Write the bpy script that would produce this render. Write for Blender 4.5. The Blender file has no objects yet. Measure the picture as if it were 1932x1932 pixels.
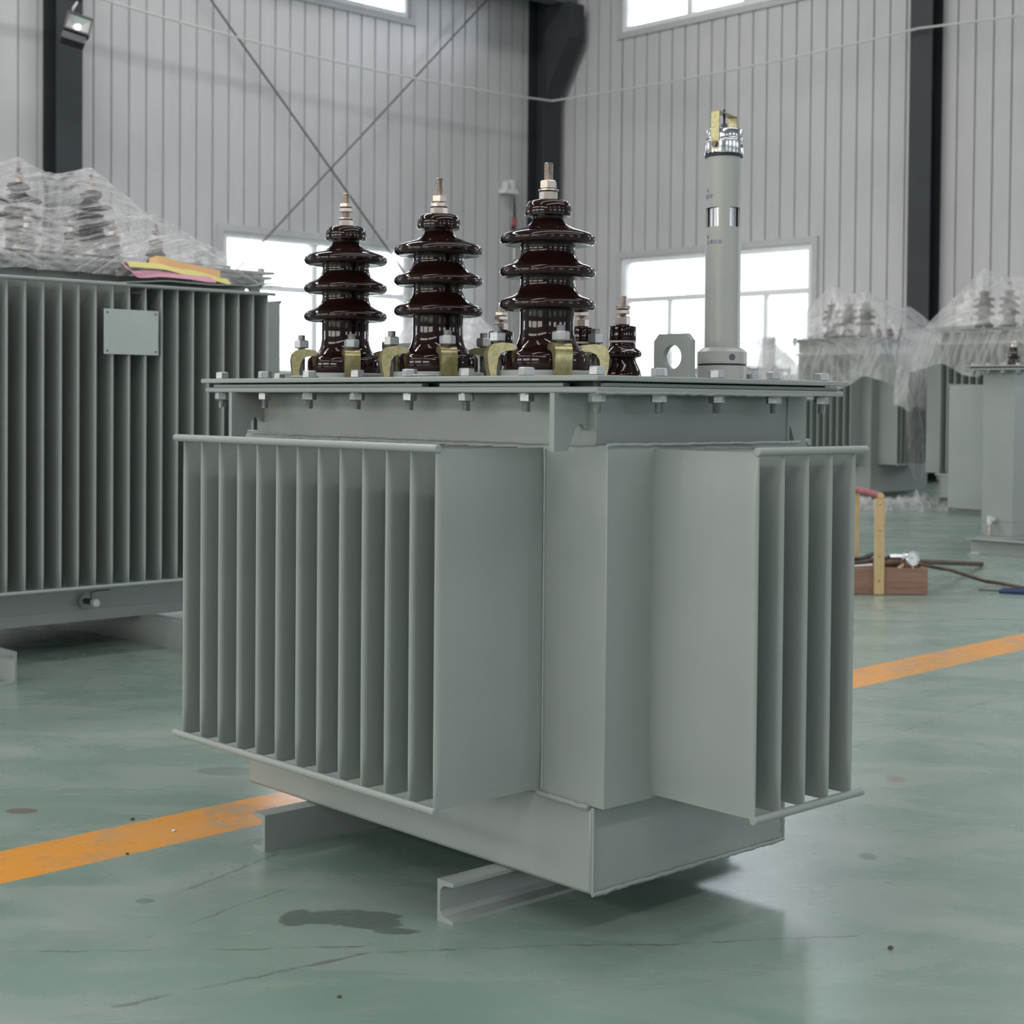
import bpy, bmesh, math, random
from mathutils import Vector, Matrix, noise
random.seed(7)
PI = math.pi
S = bpy.context.scene
COL = S.collection
R = math.radians

# ------------------------------------------------------------------ camera
F_PX = 2950.15
def rot_cam():
    tx, ty = R(1.2814), R(0.5)
    Rx = Matrix(((1,0,0),(0,math.cos(tx),-math.sin(tx)),(0,math.sin(tx),math.cos(tx))))
    Ry = Matrix(((math.cos(ty),0,math.sin(ty)),(0,1,0),(-math.sin(ty),0,math.cos(ty))))
    return Ry @ Rx
RC = rot_cam()
CAM_Z = 0.732
cd = bpy.data.cameras.new('camera'); cam = bpy.data.objects.new('camera', cd); COL.objects.link(cam)
cd.sensor_fit = 'HORIZONTAL'; cd.sensor_width = 36.0
cd.lens = F_PX/1932*36.0
cd.shift_y = (826.76-966)/1932
cd.clip_end = 200
RT = RC.transposed()
ax = RT @ Vector((1,0,0)); az = RT @ Vector((0,0,1)); ay = RT @ Vector((0,-1,0))
M = Matrix(((ax[0],az[0],ay[0],0),(ax[1],az[1],ay[1],0),(ax[2],az[2],ay[2],CAM_Z),(0,0,0,1)))
cam.matrix_world = M
cd.dof.use_dof = True; cd.dof.focus_distance = 2.4; cd.dof.aperture_fstop = 11.0
S.camera = cam
def floor_pt(px, py, z=0.0):
    d = RT @ Vector(((px-966)/F_PX, 1, (826.76-py)/F_PX))
    t = (z-CAM_Z)/d.z
    return Vector((d.x*t, d.y*t, z))

# ------------------------------------------------------------------ world, light, exposure
S.view_settings.view_transform = 'Standard'; S.view_settings.look = 'None'
S.view_settings.gamma = 1.0; S.view_settings.use_curve_mapping = False
S.view_settings.exposure = 0.50
W = bpy.data.worlds.new('overcast'); S.world = W; W.use_nodes = True
wn = W.node_tree.nodes; bg = wn['Background']
bg.inputs['Strength'].default_value = 6.0
_tc = wn.new('ShaderNodeTexCoord'); _dp = wn.new('ShaderNodeVectorMath'); _dp.operation = 'DOT_PRODUCT'
_dp.inputs[1].default_value = (-0.719, -0.695, 0.0)          # hazy warm sky on one side, bluer overcast on the others
_mr = wn.new('ShaderNodeMapRange'); _mr.inputs[1].default_value = 0.2; _mr.inputs[2].default_value = 0.8
_mc = wn.new('ShaderNodeMix'); _mc.data_type = 'RGBA'
_mc.inputs[6].default_value = (0.93, 0.965, 1.06, 1); _mc.inputs[7].default_value = (1.04, 1.0, 0.90, 1)
W.node_tree.links.new(_tc.outputs['Generated'], _dp.inputs[0]); W.node_tree.links.new(_dp.outputs['Value'], _mr.inputs[0])
W.node_tree.links.new(_mr.outputs[0], _mc.inputs[0]); W.node_tree.links.new(_mc.outputs[2], bg.inputs['Color'])
S.cycles.use_denoising = True
S.cycles.max_bounces = 8; S.cycles.diffuse_bounces = 5; S.cycles.glossy_bounces = 4
S.cycles.transparent_max_bounces = 16; S.cycles.transmission_bounces = 4
S.cycles.caustics_reflective = False; S.cycles.caustics_refractive = False
S.cycles.sample_clamp_indirect = 8.0

# building frame: corner of the hall, x runs along the right wall, y along the left wall
HC = Vector((0.441, 19.0, 0)); HROT = R(-46)
HM = Matrix.Translation(HC) @ Matrix.Rotation(HROT, 4, 'Z')
SKY_W = 24.0; HALL_H = 8.5
def area(name, loc_h, nrm_h, sx, sy, power, color=(1,1,1), portal=False):
    l = bpy.data.lights.new(name, 'AREA'); l.shape = 'RECTANGLE'; l.size = sx; l.size_y = sy
    l.energy = power; l.color = color
    o = bpy.data.objects.new(name, l); COL.objects.link(o)
    n = Vector(nrm_h); q = n.to_track_quat('-Z', 'Y')
    o.matrix_world = HM @ Matrix.Translation(Vector(loc_h)) @ q.to_matrix().to_4x4()
    if portal:
        l.cycles.is_portal = True
    return o
# rooflights running across the hall roof
for x, pw in ((3.6, 560), (11.5, 210), (17.5, 330)):
    area('rooflight', (x, -12, HALL_H-0.06), (0,0,-1), 1.0, 17.0, pw, (1.0,0.975,0.965))

# ------------------------------------------------------------------ node helpers / materials
def mat(name):
    m = bpy.data.materials.new(name); m.use_nodes = True
    nt = m.node_tree; b = nt.nodes['Principled BSDF']
    return m, nt, b
def N(nt, t, **kw):
    n = nt.nodes.new(t)
    for k, v in kw.items():
        setattr(n, k, v)
    return n
def L(nt, a, b): nt.links.new(a, b)
def math_(nt, op, a, b=None, c=None, clamp=False):
    n = nt.nodes.new('ShaderNodeMath'); n.operation = op; n.use_clamp = clamp
    for i, v in enumerate((a, b, c)):
        if v is None: continue
        if isinstance(v, (int, float)): n.inputs[i].default_value = v
        else: nt.links.new(v, n.inputs[i])
    return n.outputs[0]
def mixc(nt, fac, a, b, blend='MIX'):
    n = nt.nodes.new('ShaderNodeMix'); n.data_type = 'RGBA'; n.blend_type = blend
    if isinstance(fac, (int, float)): n.inputs[0].default_value = fac
    else: nt.links.new(fac, n.inputs[0])
    for i, v in ((6, a), (7, b)):
        if isinstance(v, (tuple, list)): n.inputs[i].default_value = (*v[:3], 1)
        else: nt.links.new(v, n.inputs[i])
    return n.outputs[2]
def objco(nt, scale=(1,1,1), kind='Object'):
    tc = nt.nodes.new('ShaderNodeTexCoord'); mp = nt.nodes.new('ShaderNodeMapping')
    mp.inputs['Scale'].default_value = scale
    nt.links.new(tc.outputs[kind], mp.inputs['Vector'])
    return mp.outputs[0]
def noise_(nt, vec, scale, detail=4, rough=0.55, dist=0.0):
    n = nt.nodes.new('ShaderNodeTexNoise'); n.inputs['Scale'].default_value = scale
    n.inputs['Detail'].default_value = detail; n.inputs['Roughness'].default_value = rough
    n.inputs['Distortion'].default_value = dist
    nt.links.new(vec, n.inputs['Vector']); return n.outputs[0]
def ramp(nt, v, lo, hi):
    n = nt.nodes.new('ShaderNodeMapRange'); n.clamp = True
    nt.links.new(v, n.inputs[0]); n.inputs[1].default_value = lo; n.inputs[2].default_value = hi
    return n.outputs[0]
def bump(nt, b, h, strength, dist):
    n = nt.nodes.new('ShaderNodeBump'); n.inputs['Strength'].default_value = strength
    n.inputs['Distance'].default_value = dist
    nt.links.new(h, n.inputs['Height']); nt.links.new(n.outputs[0], b.inputs['Normal'])

def simple(name, col, rough=0.5, metal=0.0, var=0.06, nscale=8, bumps=0.0, spec=0.5, coat=0.0):
    m, nt, b = mat(name)
    v = objco(nt); nz = noise_(nt, v, nscale)
    hi = tuple(min(1, c*(1+var)) for c in col); lo = tuple(c*(1-var) for c in col)
    L(nt, mixc(nt, ramp(nt, nz, .3, .7), lo, hi), b.inputs['Base Color'])
    b.inputs['Roughness'].default_value = rough; b.inputs['Metallic'].default_value = metal
    b.inputs['Specular IOR Level'].default_value = spec; b.inputs['Coat Weight'].default_value = coat
    if bumps: bump(nt, b, noise_(nt, v, nscale*12), bumps, 0.001)
    return m

def paint_mat(name, col):
    m, nt, b = mat(name)
    v = objco(nt)
    nz = noise_(nt, v, 5, 5); n2 = noise_(nt, v, 60, 3)
    c = mixc(nt, ramp(nt, nz, .25, .75), tuple(x*.94 for x in col), tuple(x*1.05 for x in col))
    c = mixc(nt, math_(nt, 'MULTIPLY', ramp(nt, n2, .62, .8), .12), c, (0.30,0.27,0.22))
    L(nt, c, b.inputs['Base Color'])
    L(nt, math_(nt, 'MULTIPLY_ADD', nz, .18, .27), b.inputs['Roughness'])
    b.inputs['Specular IOR Level'].default_value = 0.5
    bump(nt, b, noise_(nt, v, 45, 2), .12, .0008)
    return m
PAINT = paint_mat('tank_paint', (0.292, 0.314, 0.304))
PAINT_L = paint_mat('gauge_paint', (0.365, 0.368, 0.352))
PORC = simple('brown_glazed_porcelain', (0.015, 0.0055, 0.005), .05, 0, .2, 20, spec=.4)
PORC_BARE = simple('bare_porcelain', (0.45, .38, .33), .7)
NICKEL = simple('nickel', (0.50, 0.43, 0.39), .32, 1.0, .1, 60)
ZINC = simple('galvanised_steel', (0.40, 0.41, 0.42), .42, .85, .15, 90)
ZINC_D = simple('dark_steel', (0.10, 0.10, 0.115), .4, .8, .15, 90)
CHROME = simple('chrome', (0.72, 0.73, 0.76), .16, 1.0, .02)
RUBBER = simple('black_rubber', (0.012, 0.012, 0.016), .5)
BLACK = simple('black_paint', (0.014, 0.014, 0.018), .45)
COLUMN = simple('column_paint', (0.026, 0.032, 0.038), .5, 0, .15, 2)
CRANE = simple('crane_beam_paint', (0.12, 0.12, 0.145), .5, 0, .15, 2)
FRAME = simple('window_frame_paint', (0.78, 0.77, 0.79), .4)
TRIM = simple('flashing_paint', (0.46, 0.45, 0.47), .45)
WHITE = simple('white_plastic', (0.62, 0.62, 0.62), .4)
ROPE = simple('pale_cable', (0.55, 0.56, 0.54), .6)
BRACE = simple('brace_steel', (0.13, 0.12, 0.12), .6)
REDP = simple('red_paint', (0.27, 0.045, 0.055), .5, 0, .35, 30)
BLUE = simple('blue_handle', (0.02, 0.035, 0.12), .35)
STEELR = simple('rusty_bar', (0.10, 0.065, 0.045), .65, .3, .5, 25)
TEXTB = simple('blue_print', (0.06, 0.10, 0.24), .5)
BLDG = simple('pale_render_wall', (0.60, 0.58, 0.60), .8)
BLDG2 = simple('pale_window_glass', (0.42, 0.44, 0.52), .3)
INK = simple('dial_ink', (0.02, 0.02, 0.02), .5)

def yellow_zinc():
    m, nt, b = mat('yellow_zinc_plating')
    v = objco(nt, (1,1,1)); nz = noise_(nt, v, 45, 3, .6, 1.5)
    cr = nt.nodes.new('ShaderNodeValToRGB'); L(nt, nz, cr.inputs[0])
    el = cr.color_ramp.elements
    el[0].position = .3; el[0].color = (0.30,0.25,0.11,1)
    el[1].position = .72; el[1].color = (0.42,0.27,0.15,1)
    for p, c in ((.42,(0.27,0.26,0.13,1)), (.5,(0.42,0.34,0.17,1)), (.58,(0.24,0.28,0.20,1)), (.64,(0.42,0.27,0.21,1))):
        e = el.new(p); e.color = c
    L(nt, cr.outputs[0], b.inputs['Base Color'])
    b.inputs['Metallic'].default_value = .8; b.inputs['Roughness'].default_value = .3
    return m
YZINC = yellow_zinc()

def wood(name, a, bcol, sc=(3,3,40)):
    m, nt, b = mat(name)
    v = objco(nt, sc); nz = noise_(nt, v, 3, 5, .6, .6)
    L(nt, mixc(nt, ramp(nt, nz, .3, .7), a, bcol), b.inputs['Base Color'])
    b.inputs['Roughness'].default_value = .65; bump(nt, b, nz, .2, .002)
    return m
WOOD_R = wood('reddish_board', (0.20,0.105,0.075), (0.33,0.19,0.14), (1.5,3,40))
WOOD_Y = wood('pale_slat', (0.48,0.34,0.16), (0.62,0.47,0.26), (40,40,3))

def wall_mat():
    m, nt, b = mat('wall_sheet_paint')
    v = objco(nt, (1,1,.35)); nz = noise_(nt, v, 3, 4); st = noise_(nt, objco(nt, (14,14,.4)), 3, 3)
    c = mixc(nt, ramp(nt, nz, .3, .7), (0.485,0.475,0.49), (0.54,0.53,0.545))
    c = mixc(nt, math_(nt, 'MULTIPLY', ramp(nt, st, .5, .8), .18), c, (0.46,0.44,0.43))
    L(nt, c, b.inputs['Base Color'])
    L(nt, math_(nt, 'MULTIPLY_ADD', st, .25, .20), b.inputs['Roughness'])
    bump(nt, b, st, .25, .01)
    return m
WALL = wall_mat()
CEIL = simple('roof_sheet', (0.38,0.38,0.39), .6)

def glass_mat():
    m, nt, b = mat('window_glass')
    nt.nodes.remove(b); out = nt.nodes['Material Output']
    t = N(nt, 'ShaderNodeBsdfTransparent'); t.inputs[0].default_value = (.94,.96,.97,1)
    g = N(nt, 'ShaderNodeBsdfGlossy'); g.inputs['Roughness'].default_value = .02
    mx = N(nt, 'ShaderNodeMixShader'); fr = N(nt, 'ShaderNodeFresnel'); fr.inputs[0].default_value = 1.25
    L(nt, fr.outputs[0], mx.inputs[0]); L(nt, t.outputs[0], mx.inputs[1]); L(nt, g.outputs[0], mx.inputs[2])
    L(nt, mx.outputs[0], out.inputs[0]); return m
GLASS = glass_mat()

def film_mat(name, base=.14, amp=.6, su=7.0, sv=1.6, bstr=.5, a1=35, a2=-30):
    m, nt, b = mat(name)
    out = nt.nodes['Material Output']
    uv = N(nt, 'ShaderNodeUVMap'); uv.uv_map = 'film'
    def m2(ang, sx, sy):
        mp = N(nt, 'ShaderNodeMapping'); mp.vector_type = 'TEXTURE'; mp.inputs['Rotation'].default_value = (0,0,ang)
        m3 = N(nt, 'ShaderNodeMapping'); m3.inputs['Scale'].default_value = (sx,sy,1)
        L(nt, uv.outputs[0], mp.inputs['Vector']); L(nt, mp.outputs[0], m3.inputs['Vector']); return m3.outputs[0]
    w2 = noise_(nt, objco(nt, (1,1,1)), 2.3, 3)
    wa = noise_(nt, m2(R(a1), sv, su), 1.6, 4, .6, .4); wb = noise_(nt, m2(R(a2), sv, su), 1.9, 4, .6, .4)
    sel = ramp(nt, noise_(nt, objco(nt, (1,1,1)), 1.7, 1), .44, .56)
    mxn = N(nt, 'ShaderNodeMix'); L(nt, sel, mxn.inputs[0]); L(nt, wa, mxn.inputs[2]); L(nt, wb, mxn.inputs[3]); w1 = mxn.outputs[0]
    w3 = noise_(nt, objco(nt, (1,1,1)), 16, 3, .6, 1.0)
    t = N(nt, 'ShaderNodeBsdfTransparent'); t.inputs[0].default_value = (.95,.95,.95,1)
    b.inputs['Base Color'].default_value = (.86,.84,.84,1)
    b.inputs['Roughness'].default_value = .14; b.inputs['Specular IOR Level'].default_value = .9
    ad = N(nt, 'ShaderNodeMixShader'); tl = N(nt, 'ShaderNodeBsdfTranslucent'); tl.inputs[0].default_value = (.9,.9,.9,1)
    ad.inputs[0].default_value = .35
    L(nt, b.outputs[0], ad.inputs[1]); L(nt, tl.outputs[0], ad.inputs[2])
    def ridge(w, k):
        q = math_(nt, 'ABSOLUTE', math_(nt, 'SUBTRACT', w, .5))
        return math_(nt, 'SUBTRACT', 1.0, math_(nt, 'MULTIPLY', q, k), clamp=True)
    f = math_(nt, 'MULTIPLY_ADD', ridge(w1, 12.0), amp*.6, base)
    f = math_(nt, 'ADD', f, math_(nt, 'MULTIPLY', ridge(w3, 16.0), amp*.10))
    f = math_(nt, 'ADD', f, math_(nt, 'MULTIPLY', ramp(nt, w2, .45, .7), amp*.35), clamp=True)
    mx = N(nt, 'ShaderNodeMixShader')
    L(nt, f, mx.inputs[0]); L(nt, t.outputs[0], mx.inputs[1]); L(nt, ad.outputs[0], mx.inputs[2])
    L(nt, mx.outputs[0], out.inputs[0])
    bump(nt, b, math_(nt, 'ADD', w1, math_(nt, 'MULTIPLY', w3, .4)), bstr, .03)
    return m
FILM = film_mat('stretch_film', .08, .66, 11, .5, 1.0, 32, -24)
FILM2 = film_mat('dust_film', .17, .38, 4, .5, .45, 60, 115)

def floor_mat():
    m, nt, b = mat('green_floor_paint')
    tc = N(nt, 'ShaderNodeTexCoord'); P = tc.outputs['Object']
    sx = N(nt, 'ShaderNodeSeparateXYZ'); L(nt, P, sx.inputs[0]); X, Y = sx.outputs[0], sx.outputs[1]
    def rotmap(ang, sc):
        mp = N(nt, 'ShaderNodeMapping'); mp.inputs['Rotation'].default_value = (0,0,ang); mp.inputs['Scale'].default_value = sc
        L(nt, P, mp.inputs['Vector']); return mp.outputs[0]
    big = noise_(nt, P, 0.9, 5, .6, .4)
    streak = noise_(nt, rotmap(R(20), (1.0,2.4,1)), 2.2, 5, .62, .8)
    streak2 = noise_(nt, rotmap(R(-50), (1,2.2,1)), 3.1, 6, .70, .8)
    fine = noise_(nt, P, 60, 3)
    c = mixc(nt, ramp(nt, big, .35, .65), (0.165,0.262,0.215), (0.225,0.315,0.268))
    c = mixc(nt, math_(nt, 'MULTIPLY', ramp(nt, streak, .42, .78), .62), c, (0.39,0.42,0.395))
    c = mixc(nt, math_(nt, 'MULTIPLY', ramp(nt, streak2, .52, .74), .38), c, (0.37,0.35,0.34))
    c = mixc(nt, math_(nt, 'MULTIPLY', ramp(nt, noise_(nt, P, 7, 5, .7), .66, .76), .5), c, (0.10,0.115,0.11))
    # orange lane line
    a0, a1 = floor_pt(0,1607), floor_pt(1932,1194); b0, b1 = floor_pt(0,1667), floor_pt(1932,1226)
    d = ((a1-a0)+(b1-b0)).normalized(); nrm = Vector((-d.y, d.x, 0))
    hi = (a0.dot(nrm)+a1.dot(nrm))/2; lo = (b0.dot(nrm)+b1.dot(nrm))/2
    mid, hw = (hi+lo)/2, (hi-lo)/2
    q = math_(nt, 'ADD', math_(nt, 'MULTIPLY', X, nrm.x), math_(nt, 'MULTIPLY', Y, nrm.y))
    q = math_(nt, 'ABSOLUTE', math_(nt, 'SUBTRACT', q, mid))
    line = math_(nt, 'SUBTRACT', 1.0, ramp(nt, math_(nt, 'ADD', q, math_(nt, 'MULTIPLY', fine, .002)), hw-.001, hw+.002))
    wear = math_(nt, 'SUBTRACT', 1.0, math_(nt, 'MULTIPLY', ramp(nt, noise_(nt, P, 6, 6, .7, .6), .50, .66), .55))
    line = math_(nt, 'MULTIPLY', line, wear)
    oc = mixc(nt, ramp(nt, streak, .4, .7), (0.86,0.34,0.020), (0.76,0.33,0.045))
    c = mixc(nt, line, c, oc)
    # old cracks and scrapes
    def crack(p0, p1, w, amt, seed, wob=.05):
        nonlocal c
        d = (p1-p0); Ln = d.length; d.normalize(); n = Vector((-d.y,d.x,0)); k = p0.dot(n); s0 = p0.dot(d)
        mp = N(nt, 'ShaderNodeMapping'); mp.inputs['Location'].default_value = (seed,seed*2,0); L(nt, P, mp.inputs['Vector'])
        wn_ = noise_(nt, mp.outputs[0], 3.5, 8, .75)
        dd = math_(nt, 'ADD', math_(nt, 'ADD', math_(nt, 'MULTIPLY', X, n.x), math_(nt, 'MULTIPLY', Y, n.y)), -k)
        dd = math_(nt, 'ABSOLUTE', math_(nt, 'ADD', dd, math_(nt, 'MULTIPLY', math_(nt, 'SUBTRACT', wn_, .5), wob*2)))
        ss = math_(nt, 'ADD', math_(nt, 'ADD', math_(nt, 'MULTIPLY', X, d.x), math_(nt, 'MULTIPLY', Y, d.y)), -s0-Ln/2)
        ends = math_(nt, 'LESS_THAN', math_(nt, 'ABSOLUTE', ss), Ln/2)
        brk = ramp(nt, noise_(nt, mp.outputs[0], 14, 3), .38, .55)
        mk = math_(nt, 'MULTIPLY', math_(nt, 'SUBTRACT', 1.0, ramp(nt, dd, w*.4, w)), ends)
        mk = math_(nt, 'MULTIPLY', math_(nt, 'MULTIPLY', mk, brk), amt)
        c = mixc(nt, mk, c, (0.105,0.085,0.08))
    crack(floor_pt(0,1798), floor_pt(700,1785), .0032, .75, 3.1, .035)
    crack(floor_pt(650,1800), floor_pt(1620,1765), .0032, .75, 5.7, .035)
    crack(floor_pt(210,1900), floor_pt(720,1795), .005, .65, 8.2, .04)
    crack(floor_pt(280,1770), floor_pt(590,1660), .004, .6, 11.2, .04)
    crack(floor_pt(350,1680), floor_pt(520,1610), .005, .6, 13.4, .04)
    crack(floor_pt(1580,1420), floor_pt(1932,1300), .005, .4, 15.4, .05)
    # dark damp stain
    def blob(cx, cy, rx, ry, col, amt, wob):
        nonlocal c
        nx = noise_(nt, P, 9, 3)
        u = math_(nt, 'DIVIDE', math_(nt, 'SUBTRACT', X, cx), rx); v = math_(nt, 'DIVIDE', math_(nt, 'SUBTRACT', Y, cy), ry)
        r = math_(nt, 'SQRT', math_(nt, 'ADD', math_(nt, 'MULTIPLY', u, u), math_(nt, 'MULTIPLY', v, v)))
        r = math_(nt, 'ADD', r, math_(nt, 'MULTIPLY', math_(nt, 'SUBTRACT', nx, .5), wob))
        mk = math_(nt, 'MULTIPLY', math_(nt, 'SUBTRACT', 1.0, ramp(nt, r, .82, 1.0)), amt)
        c = mixc(nt, mk, c, col)
    nx_ = noise_(nt, P, 16, 4, .6); best = None
    for px, py, rx, ry in ((556,1732,.026,.034),(600,1735,.035,.020),(645,1731,.055,.036),(700,1743,.05,.030),(745,1757,.034,.014),(720,1728,.03,.02)):
        p = floor_pt(px, py)
        u = math_(nt, 'DIVIDE', math_(nt, 'SUBTRACT', X, p.x), rx); v = math_(nt, 'DIVIDE', math_(nt, 'SUBTRACT', Y, p.y), ry)
        rr_ = math_(nt, 'SQRT', math_(nt, 'ADD', math_(nt, 'MULTIPLY', u, u), math_(nt, 'MULTIPLY', v, v)))
        best = rr_ if best is None else math_(nt, 'SMOOTH_MIN', best, rr_, .25)
    best = math_(nt, 'ADD', best, math_(nt, 'MULTIPLY', math_(nt, 'SUBTRACT', nx_, .5), 1.5))
    c = mixc(nt, math_(nt, 'MULTIPLY', math_(nt, 'SUBTRACT', 1.0, ramp(nt, best, .85, 1.0)), .8), c, (0.060,0.085,0.078))
    for px, py, rx, ry, col in ((40,1530,.03,.02,(.16,.05,.045)),(1637,1616,.015,.02,(.08,.09,.085)),(1690,1470,.02,.03,(.2,.14,.10)),
                                (273,1700,.015,.012,(.06,.14,.11)),(430,1455,.07,.04,(.13,.16,.15))):
        p = floor_pt(px, py); blob(p.x, p.y, rx, ry, col, .6, .5)
    L(nt, c, b.inputs['Base Color'])
    r = math_(nt, 'MULTIPLY_ADD', streak, .20, .15)
    r = math_(nt, 'ADD', r, math_(nt, 'MULTIPLY', big, .05))
    L(nt, r, b.inputs['Roughness']); b.inputs['Specular IOR Level'].default_value = .85
    b.inputs['Coat Weight'].default_value = .4; b.inputs['Coat Roughness'].default_value = .30
    h = math_(nt, 'ADD', math_(nt, 'MULTIPLY', streak, .5), math_(nt, 'MULTIPLY', noise_(nt, P, 14, 4), .3))
    bump(nt, b, h, .06, .006)
    return m
FLOOR = floor_mat()

# ------------------------------------------------------------------ mesh helpers
class MB:
    def __init__(s): s.v = []; s.f = []; s.sm = []
    def add(s, vs, fs, M=None, smooth=False):
        k = len(s.v)
        for p in vs:
            p = Vector(p)
            s.v.append(tuple(M @ p) if M is not None else tuple(p))
        for f in fs: s.f.append(tuple(i+k for i in f)); s.sm.append(smooth)
        return s
    def box(s, a, b, M=None):
        x0,y0,z0 = a; x1,y1,z1 = b
        vs = [(x0,y0,z0),(x1,y0,z0),(x1,y1,z0),(x0,y1,z0),(x0,y0,z1),(x1,y0,z1),(x1,y1,z1),(x0,y1,z1)]
        return s.add(vs, [(0,3,2,1),(4,5,6,7),(0,1,5,4),(1,2,6,5),(2,3,7,6),(3,0,4,7)], M)
    def prism(s, pts, z0, z1, M=None, smooth=False):     # polygon in xy (ccw), extruded z
        n = len(pts)
        vs = [(p[0],p[1],z0) for p in pts]+[(p[0],p[1],z1) for p in pts]
        fs = [tuple(range(n-1,-1,-1)), tuple(range(n,2*n))]
        s.add(vs, fs, M)
        k = len(s.v)-2*n
        for i in range(n):
            j = (i+1) % n; s.f.append((k+i,k+j,k+n+j,k+n+i)); s.sm.append(smooth)
        return s
    def lathe(s, prof, n=48, M=None, smooth=True, cap=True, a0=0, a1=2*PI):
        full = abs(a1-a0-2*PI) < 1e-6
        m = n if full else n+1
        vs = []
        for r, z in prof:
            for i in range(m):
                a = a0+(a1-a0)*i/n; vs.append((r*math.cos(a), r*math.sin(a), z))
        fs = []
        for k in range(len(prof)-1):
            for i in range(n):
                j = (i+1) % m if full else i+1
                fs.append((k*m+i, k*m+j, (k+1)*m+j, (k+1)*m+i))
        if cap and full:
            fs.append(tuple(range(n-1,-1,-1))); fs.append(tuple((len(prof)-1)*m+i for i in range(n)))
        return s.add(vs, fs, M, smooth)
    def cyl(s, p0, p1, r, n=16, r1=None, smooth=True):
        p0, p1 = Vector(p0), Vector(p1); d = p1-p0
        q = d.to_track_quat('Z','Y').to_matrix().to_4x4()
        return s.lathe([(r,0),(r if r1 is None else r1, d.length)], n, Matrix.Translation(p0) @ q, smooth)
    def tube(s, pts, r, n=8):
        pts = [Vector(p) for p in pts]; rings = []
        for i, p in enumerate(pts):
            d = (pts[min(i+1,len(pts)-1)]-pts[max(i-1,0)]).normalized()
            q = d.to_track_quat('Z','Y')
            rr = r[i] if isinstance(r, (list,tuple)) else r
            rings.append([p+q @ Vector((rr*math.cos(2*PI*k/n), rr*math.sin(2*PI*k/n), 0)) for k in range(n)])
        vs = [v for g in rings for v in g]; fs = []
        for i in range(len(pts)-1):
            for k in range(n):
                j = (k+1) % n; fs.append((i*n+k, i*n+j, (i+1)*n+j, (i+1)*n+k))
        fs.append(tuple(range(n-1,-1,-1))); fs.append(tuple((len(pts)-1)*n+k for k in range(n)))
        return s.add(vs, fs, None, True)
    def mesh(s, name):
        me = bpy.data.meshes.new(name); me.from_pydata(s.v, [], s.f)
        me.polygons.foreach_set('use_smooth', s.sm); me.update()
        bm = bmesh.new(); bm.from_mesh(me); bmesh.ops.recalc_face_normals(bm, faces=bm.faces); bm.to_mesh(me); bm.free()
        me.set_sharp_from_angle(angle=R(38))
        return me
    def obj(s, name, m, parent=None, M=None, bevel=0, label=None):
        me = s.mesh(name); me.materials.append(m)
        return link(name, me, parent, M, bevel, label)
def link(name, me, parent=None, M=None, bevel=0, label=None):
    o = bpy.data.objects.new(name, me); COL.objects.link(o)
    if parent: o.parent = parent
    if M is not None: o.matrix_local = M
    if bevel:
        md = o.modifiers.new('bevel', 'BEVEL'); md.width = bevel; md.segments = 2; md.limit_method = 'ANGLE'; md.angle_limit = R(40)
        md.harden_normals = False
    if label: o['label'] = label
    return o
def tag(o, label, cat, group=None, kind=None):
    o['label'] = label; o['category'] = cat
    if group: o['group'] = group
    if kind: o['kind'] = kind
    return o
def thing(name, M, label, cat, group=None):
    o = bpy.data.objects.new(name, None); COL.objects.link(o); o.empty_display_size = .1
    o.matrix_world = M
    return tag(o, label, cat, group)
def struct(o): o['kind'] = 'structure'; return o
def T(x, y, z, rz=0): return Matrix.Translation((x,y,z)) @ Matrix.Rotation(rz, 4, 'Z')
def hexpts(af, rot=0):
    r = af/math.sqrt(3); return [(r*math.cos(rot+k*PI/3), r*math.sin(rot+k*PI/3)) for k in range(6)]
def hexnut(mb, af, z0, z1, rot=0, M=None):
    # hexagon with chamfered rims
    r = af/math.sqrt(3); c = (z1-z0)*.12
    prof = [(af/2*.98, z0), (r, z0+c), (r, z1-c), (af/2*.98, z1)]
    return mb.lathe(prof, 6, (M if M is not None else Matrix.Identity(4)) @ Matrix.Rotation(rot, 4, 'Z'), smooth=False)
def thread(mb, r, z0, z1, pitch=.0018, n=14, M=None):
    prof = []; z = z0
    while z < z1-.001:
        prof += [(r, z), (r*.9, z+pitch/2)]; z += pitch
    prof += [(r, z1-.001), (r*.8, z1)]
    return mb.lathe(prof, n, M)

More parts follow.
